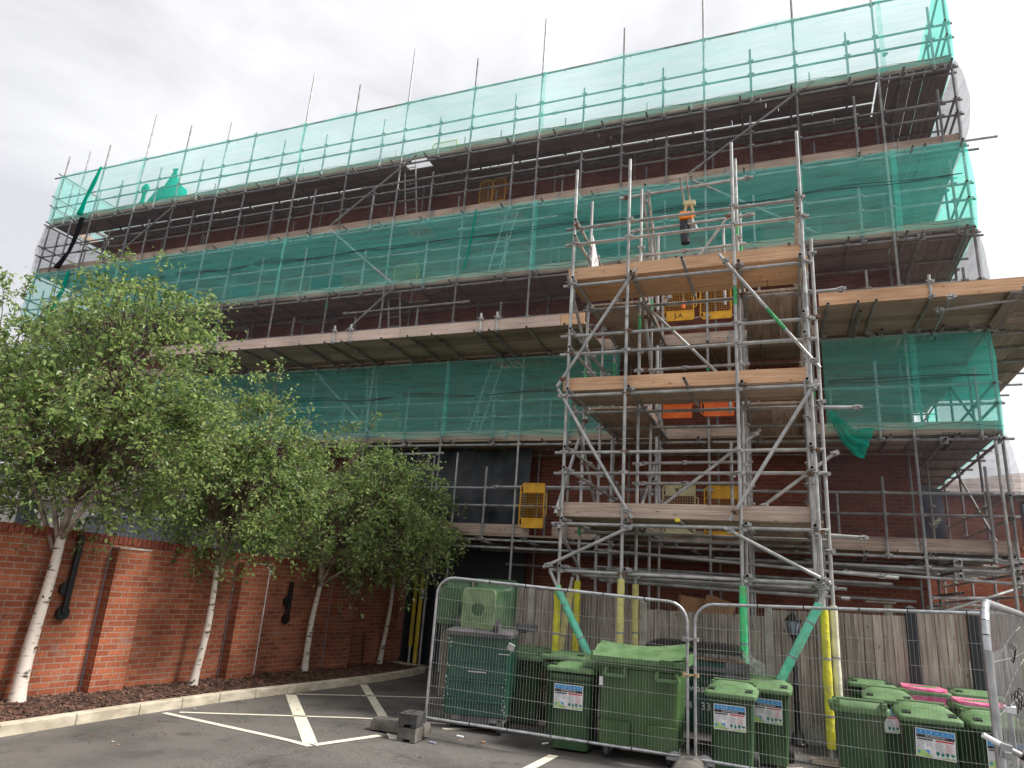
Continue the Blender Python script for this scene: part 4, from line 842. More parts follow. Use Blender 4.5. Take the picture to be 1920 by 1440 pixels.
# ------------------------------------------------------------------ nets
def net(label, x0, x1, z0, z1, y, mat, sagt=.07, sagb=.05, seed=0, ties=XS, loose=.03, name='debris_net'):
    b = MB(); n = int((x1-x0)/.09)+1
    def f(u, v):
        x = x0+(x1-x0)*u
        k = [t_ for t_ in ties]; d = 1
        for a, c in zip(k[:-1], k[1:]):
            if a <= x <= c: d = math.sin(math.pi*(x-a)/(c-a)); break
        top = z1-sagt*d*abs(noise.noise((x*.35, seed, 3)))*2.2-.02; bot = z0+sagb*(noise.noise((x*.9, seed, 7))+.4*math.sin(x*3.3))
        z = bot+(top-bot)*v
        f2 = noise.noise((x*.8+z*1.3, z*1.6, seed))+.6*noise.noise((x*2.3-z*2, z*2.2, seed+5))*d
        return (x, y+loose*f2*2.4-.05*math.sin(v*math.pi)*d, z)
    b.grid(f, n, 18, mat); o = tag(b.build(name, smooth=True), label, 'netting', 'debris netting on the scaffold')
    if mat in (M['net'], M['net_mid']):
        c = MB(); k = int((x1-x0)/.22); c.path([(x0+(x1-x0)*i/k, y-.07, z0+.06+.035*math.sin(i*.9)+.03*noise.noise((i*.6, seed, 1))) for i in range(k+1)], .0045, M['black'], 3)
        x = x0+.3
        while x < x1: 
            zt = z1-rnd(.05, .16); c.tube((x, y-.05, zt), (x+rnd(-.04, .04), y-.06, zt-rnd(.06, .16)), .004, M['black'], 3); x += rnd(.5, 1.1)
        lc = c.build('lacing_cord', o); lc['kind'] = 'stuff'
        # overlapping seams where two sheets meet
        for sx_ in [q for q in ties if x0+1 < q < x1-1][::4]:
            c = MB(); c.grid(lambda u, v: (lambda P: (P[0], P[1]-.02, P[2]))(f((sx_+.05+.1*u-x0)/(x1-x0), v)), 4, 18, mat); c.build('seam_overlap', o, smooth=True)
    return o
NY = 13.9
net('mint green debris net along the very top of the scaffold', -21.12, 3.52, 12.68, 14.58, NY, M['net'], .1, .05, 1)
net('green debris net over the top left end bay', -23.1, -21.14, 12.62, 14.56, NY, M['net'], .1, .05, 2)
net('middle band of green debris net crossing behind the hoist', -21.12, 3.52, 8.93, 10.8, NY, M['net_mid'], .03, .07, 3)
net('green debris net on the left end bay level with the middle band', -23.1, -21.14, 8.9, 10.78, NY, M['net'], .03, .05, 4)
net('lower green debris net between the birch crowns and the tower', -16.5, -3.2, 4.98, 6.82, NY, M['net_mid'], .04, .05, 5)
net('lower green debris net in the corner right of the tower', .74, 3.52, 4.97, 6.8, NY, M['net_mid'], .05, .04, 6)
net('fine black debris net just under the top green band', -21.12, 3.52, 10.95, 12.66, NY-.01, M['net_black'], .02, .05, 8)
net('fine black net across the left end bay with tie wires', -23.2, -21.14, 10.8, 12.6, NY, M['net_black'], .05, .05, 9)
net('fine black net right of the tower at first lift', .55, 3.52, 3.05, 4.9, NY, M['net_black'], .04, .05, 10)
net('fine black net below the middle green band', -21.12, -3.3, 7.2, 8.95, NY-.01, M['net_black'], .02, .03, 12)
net('fine black net above the right hand platform', .6, 3.52, 7.25, 8.95, NY-.01, M['net_black'], .02, .03, 13)
def side_net(label, x, y0, y1, z0, z1, mat, bulge, seed):
    b = MB()
    def f(u, v): 
        y = y0+(y1-y0)*u; z = z0+(z1-z0)*v
        return (x+bulge*(math.sin(v*math.pi)**.8)*(.65+.35*math.cos(u*5+seed))+.03*noise.noise((y*2, z*2, seed)), y, z)
    b.grid(f, 36, 14, mat); return tag(b.build('debris_net', smooth=True), label, 'netting', 'debris netting on the scaffold')
side_net('green net closing the right hand end of the top lift', 3.54, 13.92, 20.4, 12.7, 15.3, M['net_side'], .02, 1)
side_net('grey net bulging out of the right end below the top lift', 3.55, 13.92, 20.4, 10.75, 12.7, M['net_grey'], .32, 2)
side_net('green net bulging at the right end beside the middle band', 3.54, 13.92, 20.4, 8.85, 10.75, M['net_side'], .2, 3)
side_net('grey net bulging at the right end above the corner platform', 3.54, 13.92, 20.4, 7.1, 8.85, M['net_grey'], .2, 4)
side_net('green net at the right end of the second lift', 3.52, 13.92, 20.4, 4.9, 6.8, M['net_side'], .03, 5)
side_net('dark grey net hanging at the right end of the first lift', 3.54, 13.92, 20.4, 2.95, 4.9, M['net_black'], .12, 6)
side_net('green net on the far left end of the top lift', -23.12, 13.92, 17.0, 12.65, 14.56, M['net'], -.02, 7)
side_net('green net on the far left end level with the middle band', -23.12, 13.92, 17.0, 8.85, 10.7, M['net'], -.05, 8)
side_net('black net sagging on the far left end', -23.12, 13.92, 17.0, 10.75, 12.6, M['net_black'], -.25, 9)
def bundle(pts, rs, mat, label, name='net_bundle'):
    b = MB(); rings = []
    P = [Vector(p) for p in pts]; k = 5; Q = []
    for i in range(len(P)-1):
        for j in range(k): Q.append((P[i].lerp(P[i+1], j/k), rs[i]+(rs[i+1]-rs[i])*j/k))
    Q.append((P[-1], rs[-1]))
    for i, (c, r) in enumerate(Q): rings.append([c+Vector((math.cos(a*.5236)*r*(1+.35*noise.noise((a*1.3, i*.6, 1))), math.sin(a*.5236)*r*.6, 0)) for a in range(12)])
    b.loft(rings, mat); return tag(b.build(name, smooth=True), label, 'netting')
bundle([(-21.1, 13.86, 14.5), (-21.25, 13.86, 13.9), (-21.45, 13.86, 13.3), (-21.5, 13.84, 12.75)], [.05, .09, .07, .12], M['net_thick'], 'twisted rope of green net gathered on a post near the top left corner')
bundle([(-21.35, 13.86, 12.6), (-21.4, 13.86, 12.0), (-21.55, 13.86, 11.4), (-21.9, 13.84, 10.85)], [.1, .09, .07, .13], M['net_grey2'], 'twisted rope of black net hanging near the top left corner')
bundle([(-21.3, 13.86, 10.7), (-21.35, 13.86, 10.0), (-21.6, 13.86, 9.4), (-21.7, 13.84, 8.9)], [.05, .07, .14, .1], M['net_thick'], 'twisted rope of green net beside the left birch top')
bundle([(-6.9, 13.84, 10.75), (-6.95, 13.84, 10.2), (-7.0, 13.84, 9.7), (-7.1, 13.84, 9.15)], [.02, .018, .018, .02], M['net_thick'], 'thin gathered seam of green net left of the tower')
# loose drape
b = MB()
def drape(u, v):
    a = Vector((.8, 13.8, 5.3)).lerp(Vector((1.42, 13.78, 4.72)), u)+Vector((0, 0, -.18*math.sin(u*math.pi)))
    w_ = .1+.3*u
    return tuple(a+Vector((.55*(v-.5)*w_, .06*math.sin(v*16+u*5)*(.4+u)+.05*noise.noise((u*5, v*6, 2)), (v-.5)*w_*1.5+.07*math.sin(v*22+u*2)*u*(v-.1)+.05*noise.noise((u*3, v*7, 5)))))
b.grid(drape, 30, 34, M['net_drape']); tag(b.build('net_drape', smooth=True), 'loose corner of green net drooping beside the tower over the first lift', 'netting')
# black cables strung on the netting
for x0, x1, z, lb in ((-16, -3.3, 5.93, 'pair of thin black cables sagging along the lower green net'), (-21, 3.4, 9.98, 'pair of thin black cables sagging along the middle green net'), (.8, 3.4, 5.9, 'pair of thin black cables across the lower right green net')):
    b = MB()
    for dz in (0, .035):
        n = int((x1-x0)/.4); b.path([(x0+(x1-x0)*i/n, 13.84, z+dz*(1+math.sin(i*.7))-.03*math.sin(i*.9)) for i in range(n+1)], .007, M['black'], 4)
    tag(b.build('cable'), lb, 'cable')
# covered heaps on the top lift behind net
b = MB(); 
def heap(cx, cy, z0, pr, mat):
    rings = []
    for z, r in pr: rings.append([Vector((cx+math.cos(a*.4488)*r*(1+.08*math.sin(a*2.7+z*5)), cy+math.sin(a*.4488)*r*.45, z0+z)) for a in range(14)])
    b.loft(rings, mat)
heap(-18.4, 14.5, 12.75, [(0, .95), (.35, .85), (.6, .7), (.8, .62), (.95, .3), (1.5, .08), (1.6, .12)], M['net_thick']); tag(b.build('covered_heap', smooth=True), 'wide heap draped in green net on the top lift at the left', 'covered heap')
b = MB(); heap(-19.6, 14.5, 12.75, [(0, .45), (.25, .38), (.4, .2), (.6, .09), (.85, .08), (1.0, .16), (1.12, .16), (1.24, .06)], M['net_thick']); tag(b.build('covered_finial', smooth=True), 'narrow finial shaped bundle beside the wide heap on the top lift', 'covered finial')

# ------------------------------------------------------------------ timber fence
FY = 11.6
fe = thing('timber_fence', 'weathered grey close board fence with concrete posts behind the bins', 'fence', (-1.5, FY, 0))
PXS = [-5.36, -4.06, -2.2, -.34, 1.53, 2.27]; TOPS = [(1.86, 1.79), (1.78, 1.75), (1.60, 1.62), (1.72, 1.76), (1.83, 1.86)]
for i in range(5):
    x0, x1 = PXS[i], PXS[i+1]; b = MB(); x = x0+.05
    while x < x1-.02:
        u = (x-x0)/(x1-x0); top = TOPS[i][0]+(TOPS[i][1]-TOPS[i][0])*u+rnd(-.008, .008); w_ = .118
        b.box((x+w_/2, FY+rnd(-.003, .003), (.2+top)/2), (w_-.004, .014, top-.2), M['fence'], (0, 0, .1)); x += .122
    b.box(((x0+x1)/2, FY+.04, .45), (x1-x0, .04, .08), M['fence']); b.box(((x0+x1)/2, FY+.04, 1.45), (x1-x0, .04, .08), M['fence'])
    b.build('board_panel', fe)
    b = MB(); b.box(((x0+x1)/2, FY-.0, .07), (x1-x0-.1, .04, .28), M['concrete']); b.build('gravel_board', fe)
for x, top in zip(PXS, (1.9, 1.85, 1.74, 1.8, 1.92, 1.92)):
    b = MB(); mt = M['dark'] if x > 1 else M['concrete']; w_ = .14 if x > 1 else .105
    b.box((x, FY-.03, top/2-.05), (w_, .1, top+.0), mt); b.add([(x-w_/2, FY-.08, top-.05), (x+w_/2, FY-.08, top-.05), (x+w_/2, FY+.02, top-.05), (x-w_/2, FY+.02, top-.05), (x, FY-.03, top-.01)], [(0, 1, 4), (1, 2, 4), (2, 3, 4), (3, 0, 4)], mt); b.build('post', fe, bevel=.006)
b = MB(); y = 11.1
while y < FY: b.box((-5.42, y+.06, .95), (.014, .13, 1.84), M['fence_y'], (0, 0, .08)); y += .122
b.build('board_panel', fe)
b = MB(); b.box((1.2, 12.0, 1.93), (.4, .3, .02), M['fence_y']); b.box((1.3, 12.0, 1.0), (.12, .12, 1.85), M['fence']); tag(b.build('bird_table'), 'rough timber post with a flat board top just behind the fence', 'post')
b = MB(); b.box((-1.5, 12.3, 1.7), (.5, .3, .25), M['card'], (.1, .1, .3)); b.box((-1.1, 12.2, 1.68), (.4, .3, .3), M['card'], (0, .3, -.2)); b.box((-1.6, 12.2, .75), (1.6, .6, 1.5), M['old_x']); tag(b.build('cardboard_pile'), 'brown cardboard and offcuts piled behind the low fence panel', 'cardboard')

# metal gate
gt = thing('metal_gate', 'dark vertical bar metal gate at the far end of the brick wall', 'gate', (-8.1, 14.9, 0))
b = MB(); b.box((-8.05, 14.95, 1.0), (.55, .02, 1.85), M['dark']); b.build('back_sheet', gt)
b = MB()
for i in range(8): b.box((-8.3+i*.07, 14.9, 1.0), (.02, .03, 1.9), M['black'])
b.box((-8.05, 14.9, .12), (.6, .035, .05), M['black']); b.box((-8.05, 14.9, 1.9), (.6, .035, .05), M['black']); b.build('bars', gt)

# ------------------------------------------------------------------ lamp post
lp = thing('lamp_post', 'black Victorian style lantern post standing against the fence', 'lamp post', (0, 11.38, gz(0, 11.38)))
b = MB()
pr = [(0, .12), (.03, .12), (.05, .1), (.16, .065), (.2, .045), (.5, .034), (.55, .042), (.58, .034), (.75, .033), (.78, .045), (.8, .03), (.95, .026), (1.0, .036), (1.03, .024), (1.38, .02), (1.4, .035), (1.42, .02)]
b.loft([[Vector((math.cos(a*.3927)*r, math.sin(a*.3927)*r, z)) for a in range(16)] for z, r in pr], M['black']); b.build('column', lp, world=False, smooth=True)
b = MB(); b.loft([[Vector((math.cos(a*1.0472)*r, math.sin(a*1.0472)*r, z)) for a in range(6)] for z, r in ((1.44, .05), (1.62, .095))], M['glass'], (True, True)); b.build('glass', lp, world=False)
b = MB()
for a in range(6): b.tube((math.cos(a*1.0472)*.052, math.sin(a*1.0472)*.052, 1.43), (math.cos(a*1.0472)*.1, math.sin(a*1.0472)*.1, 1.63), .007, M['black'], 5)
b.loft([[Vector((math.cos(a*1.0472)*r, math.sin(a*1.0472)*r, z)) for a in range(6)] for z, r in ((1.4, .035), (1.44, .06), (1.445, .03))], M['black'])
b.loft([[Vector((math.cos(a*1.0472)*r, math.sin(a*1.0472)*r, z)) for a in range(6)] for z, r in ((1.625, .115), (1.64, .12), (1.71, .05), (1.72, .03), (1.75, .022), (1.76, .01), (1.8, .008))], M['black']); b.build('lantern_frame', lp, world=False)

# ------------------------------------------------------------------ wheelie bins
def rr(cx, cy, w_, d, z, r=.05, tilt=0.0, n=3):
    pts = []
    for sx, sy, a0 in ((1, -1, -90), (1, 1, 0), (-1, 1, 90), (-1, -1, 180)):
        for k in range(n+1):
            a = R(a0+90*k/n); x = cx+sx*(w_/2-r)+math.cos(a)*r; y = cy+sy*(d/2-r)+math.sin(a)*r
            pts.append(Vector((x, y, z+tilt*(y-cy+d/2))))
    return pts
def sticker(par, x, z, w_=.28, y=-.002):
    b = MB(); h = w_*.76; Y = y
    def q(x0, z0, x1, z1, mt, lay): b.b2((x+(x0-.5)*w_, Y-.0007*lay, z+(z0-.5)*h), (x+(x1-.5)*w_, Y-.0007*lay+.0006, z+(z1-.5)*h), M[mt])
    q(0, 0, 1, 1, 'white', 1); q(.02, .8, .98, .97, 'blue', 2); q(.02, .68, .98, .79, 'printblack', 2); q(.04, .6, .44, .655, 'printblack', 2); q(.5, .6, .96, .655, 'red', 2)
    for k in range(7): q(.05, .56-.045*k, .2+.02*(k % 3), .548-.045*k, 'greyprint', 2); q(.26, .56-.045*k, .4, .548-.045*k, 'greyprint', 2) if k < 4 else None; q(.51, .56-.045*k, .68-.02*(k % 2), .548-.045*k, 'greyprint', 2); q(.75, .56-.045*k, .93-.03*(k % 2), .548-.045*k, 'red', 2)
    for k in range(13): q(.05+.07*k, .86, .07+.07*k, .86+.06*(.5+.5*abs(math.sin(k*2.3))), 'white', 2.5) if k % 2 else None
    def tri(pts, mt, lay): b.add([(x+(a-.5)*w_, Y-.0007*lay, z+(c-.5)*h) for a, c in pts], [tuple(range(len(pts)))], M[mt])
    tri([(.02, .03), (.46, .03), (.18, .26), (.02, .26)], 'lime', 2); tri([(.2, .27), (.36, .12), (.34, .27)], 'blue', 2.5); tri([(.42, .03), (.98, .03), (.98, .1)], 'lime', 2); q(.05, .12, .11, .22, 'blue', 3)
    for k, cx_ in enumerate((.55, .67, .79, .92)):
        if k == 0: tri([(cx_+.05*math.cos(a), .2+.07*math.sin(a)) for a in [i*.785 for i in range(8)]], 'tealp', 3)
        elif k == 1: tri([(cx_-.045, .13), (cx_+.045, .13), (cx_+.03, .2), (cx_, .28), (cx_-.03, .2)], 'tealp', 3)
        elif k == 2: tri([(cx_-.02, .13), (cx_+.02, .13), (cx_+.06, .25), (cx_-.06, .25)], 'tealp', 3)
        else: tri([(cx_-.045, .16), (cx_+.045, .16), (cx_+.05, .24), (cx_-.05, .24)], 'tealp', 3)
        q(cx_-.007, .08, cx_+.007, .15, 'tealp', 3)
    s = b.build('label_sticker', par, world=False)
    text('CO-MINGLED', 'lettering', s, w_*.075, (x, Y-.0035, z+(.71-.5)*h), (R(90), 0, 0), M['white'], ext=.0003, sx=1.15)
    return s
def make_bin(label, rotlid=0, st=True, bag=False, w0=.54, h=.83, back=False):
    t = thing('wheelie_bin', label, 'wheelie bin', (0, 0, 0), (0, 0, 0), 'green wheelie bins behind the mesh fencing'); D = .6
    b = MB(); m1 = M['binfront']
    b.loft([rr(0, D/2+.02, w0*.78, D*.74, .03, .05), rr(0, D/2+.02, w0*.86, D*.84, h-.1, .055), rr(0, D/2+.015, w0*.93, D*.93, h-.05, .05), rr(0, D/2, w0*.97, D*.97, h-.045, .05), rr(0, D/2, w0*.97, D*.97, h, .05)], m1)
    b.tube((-w0*.4, D*.86, .07), (w0*.4, D*.86, .07), .012, M['black'], 6); b.build('body', t, world=False, smooth=True)
    lid = MB(); ml = M['binlid']; z = h+.002; tl = .09
    lid.loft([rr(0, D/2, w0*1.05, D*1.05, z-.035, .05, tl*.0), rr(0, D/2, w0*1.07, D*1.06, z, .05, tl*.2), rr(0, D/2, w0*1.05, D*1.04, z+.012, .05, tl*.25), rr(0, D/2+.01, w0*.98, D*.96, z+.025, .05, tl*.5), rr(0, D/2+.03, w0*.72, D*.72, z+.06, .05, tl*.8), rr(0, D/2+.03, w0*.64, D*.66, z+.068, .04, tl*.9)], ml)
    for sx in (-1, 1):
        lid.box((sx*w0*.37, .07, z+.043), (.07, .06, .012), M['printblack'], (.1, 0, sx*.1)); lid.box((sx*w0*.37, .115, z+.055), (.085, .02, .018), ml, (.1, 0, 0))
        lid.box((sx*w0*.42, D*1.02, z+.06), (.06, .1, .05), ml)
    lid.tube((-w0*.42, D*1.03, z+.1), (w0*.42, D*1.03, z+.1), .014, ml, 8)
    lo = lid.build('lid', t, world=False, smooth=True)
    if rotlid:
        for v in lo.data.vertices:
            y, zz = v.co.y-D*1.0, v.co.z-z; c, s = math.cos(-rotlid), math.sin(-rotlid); v.co.y = D*1.0+y*c-zz*s; v.co.z = z+y*s+zz*c
    for sx in (-1, 1):
        k = MB(); k.tube((sx*w0*.4, D*.86, .1-.0), (sx*w0*.4+sx*.05, D*.86, .1), .1, M['rubber'], 18); k.tube((sx*w0*.4+sx*.048, D*.86, .1), (sx*w0*.4+sx*.056, D*.86, .1), .055, M['greylid'], 14); k.build('wheel', t, world=False, smooth=True)
    if st: sticker(t, -.01, h*.71, w0*.64, y=.03)
    if bag:
        k = MB(); rings = [[p+Vector((0, 0, .03*noise.noise((p.x*9, p.y*9, zz*5)))) for p in rr(0, D/2-.01, w0*(.95-abs(zz-.05)), D*.98, h-.02+zz*1.2, .07)] for zz in (-.06, 0, .05, .1)]
        k.loft(rings, M['pink']); k.build('bin_liner', t, world=False, smooth=True)
    return t
def put(o, x, y, rz=0, s=1.0, dz=0): o.location = (x, y, gz(x, y)+dz); o.rotation_euler = (0, 0, rz); o.scale = (s, s, s)
bA = make_bin('labelled green wheelie bin beside the big olive bin, lid slightly raised', .1); put(bA, -2.6, 8.95, 0, 1.06)
bA2 = make_bin('green wheelie bin without visible label, tucked behind the one by the olive bin', .12, st=False); put(bA2, -2.9, 9.62, 0, 1.12)
bM = make_bin('green wheelie bin beside the dark steel bin, turned slightly', 0, st=False); put(bM, -3.62, 10.05, .1, 1.08)
bC = make_bin('labelled green wheelie bin right of the mesh panel joint, nearer of two'); put(bC, -.71, 9.05, 0, 1.02)
bC2 = dup(bC, (0, 0, 0), label='labelled green wheelie bin half hidden behind the one by the panel joint'); put(bC2, -.35, 9.75, -.03, 1.04)
bD = make_bin('plain green wheelie bin with its back to the camera beside the yellow sleeve', st=False, w0=.54)
put(bD, .62, 9.46, math.pi, 1.0, .03)
bE = dup(bC, (0, 0, 0), label='labelled green wheelie bin at the front centre of the right hand group'); put(bE, 1.27, 8.85, 0, 1.02)
bF2 = dup(bC, (0, 0, 0), label='labelled green wheelie bin behind the plain backward one'); put(bF2, 1.04, 10.2, -.04, 1.0)
bF = dup(bA2, (0, 0, 0), label='green wheelie bin against the fence, leftmost of the back row'); put(bF, .93, 10.95, .0, 1.0)
bG = make_bin('green wheelie bin overflowing with a pink sack against the fence', .1, st=False, bag=True); put(bG, 1.53, 10.85, -.03, 1.0, .0)
bH = dup(bA2, (0, 0, 0), label='green wheelie bin in the back row right of the pink sack bin'); put(bH, 2.12, 10.9, 0, 1.0)
bI = dup(bG, (0, 0, 0), label='second green wheelie bin with pink liner, in front of the fence end'); put(bI, 1.98, 9.95, 0, 1.0)
bJ = dup(bC, (0, 0, 0), label='rightmost labelled green wheelie bin behind the leaning mesh panel'); put(bJ, 1.93, 9.0, 0, 1.0)
# bins lying on the dark steel bin
bT = make_bin('faded green wheelie bin lying on top of the dark steel bin, base showing', 0, st=False, w0=.52)
for ch in [o for o in ALL() if o.parent == bT and o.name.startswith('body')]:
    k = MB(); k.loft([rr(0, .32, .41, .44, .028, .05), rr(0, .32, .4, .43, .012, .06)], M['binbase'])
    k.tube((0, .32, .012), (0, .32, .006), .11, M['binbase'], 24, r2=.105); k.tube((0, .32, .008), (0, .32, .003), .085, M['binfront'], 24, r2=.06)
    k.build('base_panel', bT, world=False, smooth=True)
bT.rotation_euler = (R(-90), 0, 0); bT.location = (-3.97, 9.12, 1.85); bT.scale = (1.22, 1.22, .7)
bT.rotation_euler = (R(-90), 0, 0)
bU = dup(bT, (-4.5, 9.3, 1.82), label='darker green wheelie bin lying at the left edge of the dark steel bin'); bU.rotation_euler = (R(-90), 0, R(14)); bU.scale = (.75, 1.1, .7)

for ch in [o for o in ALL() if o.parent == bU and o.name.startswith('base_panel')]: bpy.data.objects.remove(ch)
random.seed(5)
for q in (bC2, bE, bF2, bJ):
    for ch in [o for o in ALL() if o.parent == q and o.name.startswith('label_sticker')]: ch.rotation_euler = (0, rnd(-.05, .05), 0); ch.location = (rnd(-.015, .015), 0, rnd(-.02, .02))
for ch in [o for o in ALL() if o.parent == bT and o.name.startswith('lid')]: ch.data.materials[0] = M['binfront']
# big olive four wheel bin
bb = thing('four_wheel_bin', 'large olive green plastic four wheeled bin with a sagging lid', 'large bin', (-1.77, 9.0, gz(-1.77, 9.0)), (0, 0, 0))
b = MB(); W_, D_ = 1.02, .72
b.loft([rr(0, D_/2+.02, W_*.9, D_*.82, .17, .06), rr(0, D_/2+.01, W_*.97, D_*.93, 1.0, .06), rr(0, D_/2, W_*1.02, D_, 1.02, .06), rr(0, D_/2, W_*1.03, D_*1.02, 1.1, .06)], M['binbig'])
for x in (-.27, .3): b.box((x, .03, .29), (.36, .05, .26), M['binbig'], (.03, 0, 0))
b.build('body', bb, world=False, smooth=True)
for x in (-.26, .36):
    k = MB(); k.box((x, -.035, .93), (.25, .05, .04), M['binlid']); k.box((x-.12, -.03, .97), (.035, .06, .1), M['binlid'], (0, .2, 0)); k.box((x+.12, -.03, .97), (.035, .06, .1), M['binlid'], (0, -.2, 0)); k.build('handle', bb, world=False, bevel=.006)
b = MB()
def lidf(u, v):
    x = (u-.5)*W_*1.1; y = -.04+v*(D_+.08); sag = .07*math.sin(math.pi*min(1, max(0, (u-.0)/1)))*(1-.3*v)
    return (x, y, 1.13+.10*min(1, v*1.5)+.06*math.sin(v*math.pi)+.05*u-sag*(.6+.5*v)+(.012*math.sin(v*22)))
b.grid(lidf, 24, 18, M['binlid']); b.box((0, -.045, 1.11), (W_*1.1, .03, .06), M['binlid']); b.box((-W_*.55, D_/2, 1.13), (.03, D_+.05, .1), M['binlid']); b.box((W_*.55, D_/2, 1.15), (.03, D_+.05, .12), M['binlid']); b.box((0, D_+.04, 1.17), (W_*1.1, .03, .1), M['binlid'])
b.box((.36, -.063, 1.13), (.17, .02, .05), M['binbig']); b.build('lid', bb, world=False, smooth=True)
k = MB(); k.box((-.44, .0, .85), (.05, .004, .1), M['white']); k.build('label_sticker', bb, world=False)
def castors(par, xs_, ys_, r=.09):
    for x in xs_:
        for y in ys_:
            k = MB(); k.tube((x-.025, y, r), (x+.025, y, r), r, M['rubber'], 18); k.tube((x-.03, y, r), (x+.03, y, r), r*.45, M['greylid'], 12); k.box((x-.04, y+.02, r+.06), (.008, .05, .14), M['steel']); k.box((x+.04, y+.02, r+.06), (.008, .05, .14), M['steel']); k.box((x, y+.02, r*2-.01), (.1, .09, .012), M['steel']); k.build('castor', par, world=False, smooth=True)
castors(bb, (-.37, .37), (.12, .6))

# dark steel bin left
ds = thing('steel_waste_bin', 'tall dark green ribbed steel bin with a grey lid at the left', 'large bin', (-3.93, 9.15, gz(-3.9, 9.1)), (0, 0, .2))
b = MB(); b.loft([rr(0, .36, .84, .68, .2, .03), rr(0, .36, .86, .74, 1.18, .03)], M['steelgreen'])
for z, hh in ((.38, .03), (.62, .03), (.86, .03), (1.05, .02)): b.box((0, -.005, z), (.82, .02, hh), M['steelgreen'])
b.box((0, -.0, .72), (.76, .012, .16), M['steelgreen']); b.build('body', ds, world=False, bevel=.006)
k = MB(); k.tube((-.1, -.05, .74), (.13, -.05, .74), .01, M['steel'], 8); k.box((-.1, -.03, .74), (.015, .05, .02), M['steel']); k.box((.13, -.03, .74), (.015, .05, .02), M['steel']); k.tube((.28, -.03, .98), (.43, -.03, .98), .008, M['steel'], 8); k.build('handle', ds, world=False, smooth=True)
k = MB(); k.loft([rr(0, .3, .9, .78, 1.18, .03), rr(0, .3, .92, .8, 1.23, .04), rr(0.02, .32, .8, .68, 1.285, .1)], M['greylid']); k.box((.1, .78, 1.3), (1.15, .1, .1), M['greylid']); k.box((.38, .66, 1.26), (.3, .25, .05), M['dark']); k.build('lid', ds, world=False, smooth=True)
k = MB(); k.box((0, .36, .16), (.78, .6, .06), M['steel_old']); k.box((.0, .1, .13), (.4, .1, .12), M['greylid']); k.build('chassis', ds, world=False)
k = MB()
for i in range(26): k.box((rnd(.36, .44)*random.choice((-1, 1)), -.012, rnd(.25, 1.15)), (rnd(.006, .02), .003, rnd(.01, .035)), M['polygrey'], (0, rnd(-.6, .6), 0))
k.box((.44, -.01, 1.08), (.09, .03, .08), M['polygrey'], (.2, .4, 0)); o = k.build('torn_stickers', ds, world=False); o['kind'] = 'stuff'
castors(ds, (-.34, .34), (.1, .6))
# black lidded trade bin
tb = thing('trade_waste_bin', 'dark green trade waste bin with a black lid and white lettering', 'large bin', (-1.2, 10.1, gz(-1.2, 10.1)))
b = MB(); b.loft([rr(0, .4, 1.12, .72, .22, .04), rr(0, .4, 1.16, .8, 1.06, .04)], M['steelgreen']); b.box((0, -.0, .3), (1.1, .02, .03), M['steelgreen']); b.box((0, -.0, .84), (1.12, .015, .03), M['steelgreen']); b.build('body', tb, world=False, bevel=.006)
k = MB(); k.box((0, -.02, 1.0), (1.2, .05, .05), M['greylid']); k.box((0, -.01, 1.12), (1.2, .05, .03), M['rust']); k.box((0, .4, 1.07), (1.2, .78, .04), M['steelgreen']); k.box((.5, .05, 1.0), (.3, .15, .2), M['greylid'], (0, 0, .1)); k.build('rim', tb, world=False)
k = MB(); k.loft([rr(-.05, .38, 1.22, .86, 1.2, .04), rr(-.05, .38, 1.24, .88, 1.25, .05), rr(-.05, .4, 1.05, .7, 1.3, .08)], M['black']); k.box((-.05, -.03, 1.22), (1.24, .05, .06), M['black']); k.build('lid', tb, world=False, smooth=True)
text('greenwaste', 'lettering', tb, .13, (-.1, -.012, .71), (R(90), 0, 0), M['white']); text('045 241 3333', 'lettering', tb, .13, (-.06, -.012, .5), (R(90), 0, 0), M['white'])
k = MB(); k.box((-.27, -.013, .98), (.07, .004, .09), M['white']); k.box((-.27, -.016, .965), (.045, .004, .05), M['blue']); k.box((-.25, -.013, .8), (.05, .004, .05), M['lime']); k.build('label_sticker', tb, world=False)
k = MB()
for i in range(30): k.box((rnd(.1, .55), -.012, rnd(.8, .98)), (rnd(.05, .2), .003, rnd(.004, .012)), M['greylid'], (0, rnd(-.2, .2), 0))
k.build('scratches', tb, world=False)
castors(tb, (-.42, .42), (.12, .66))
k = MB()
k.grid(lambda u, v: (-.66+.3*u+.03*noise.noise((u*4, v*5, 1)), 10.2+.09*noise.noise((u*5, v*5, 7)), .98+.2*v*(1-.5*abs(u-.45))+.06*noise.noise((u*4, v*4, 9))-.1*u), 12, 10, M['poly'])
tag(k.build('plastic_bag', smooth=True), 'crumpled clear plastic bag beside the green sleeved tower post', 'bag')

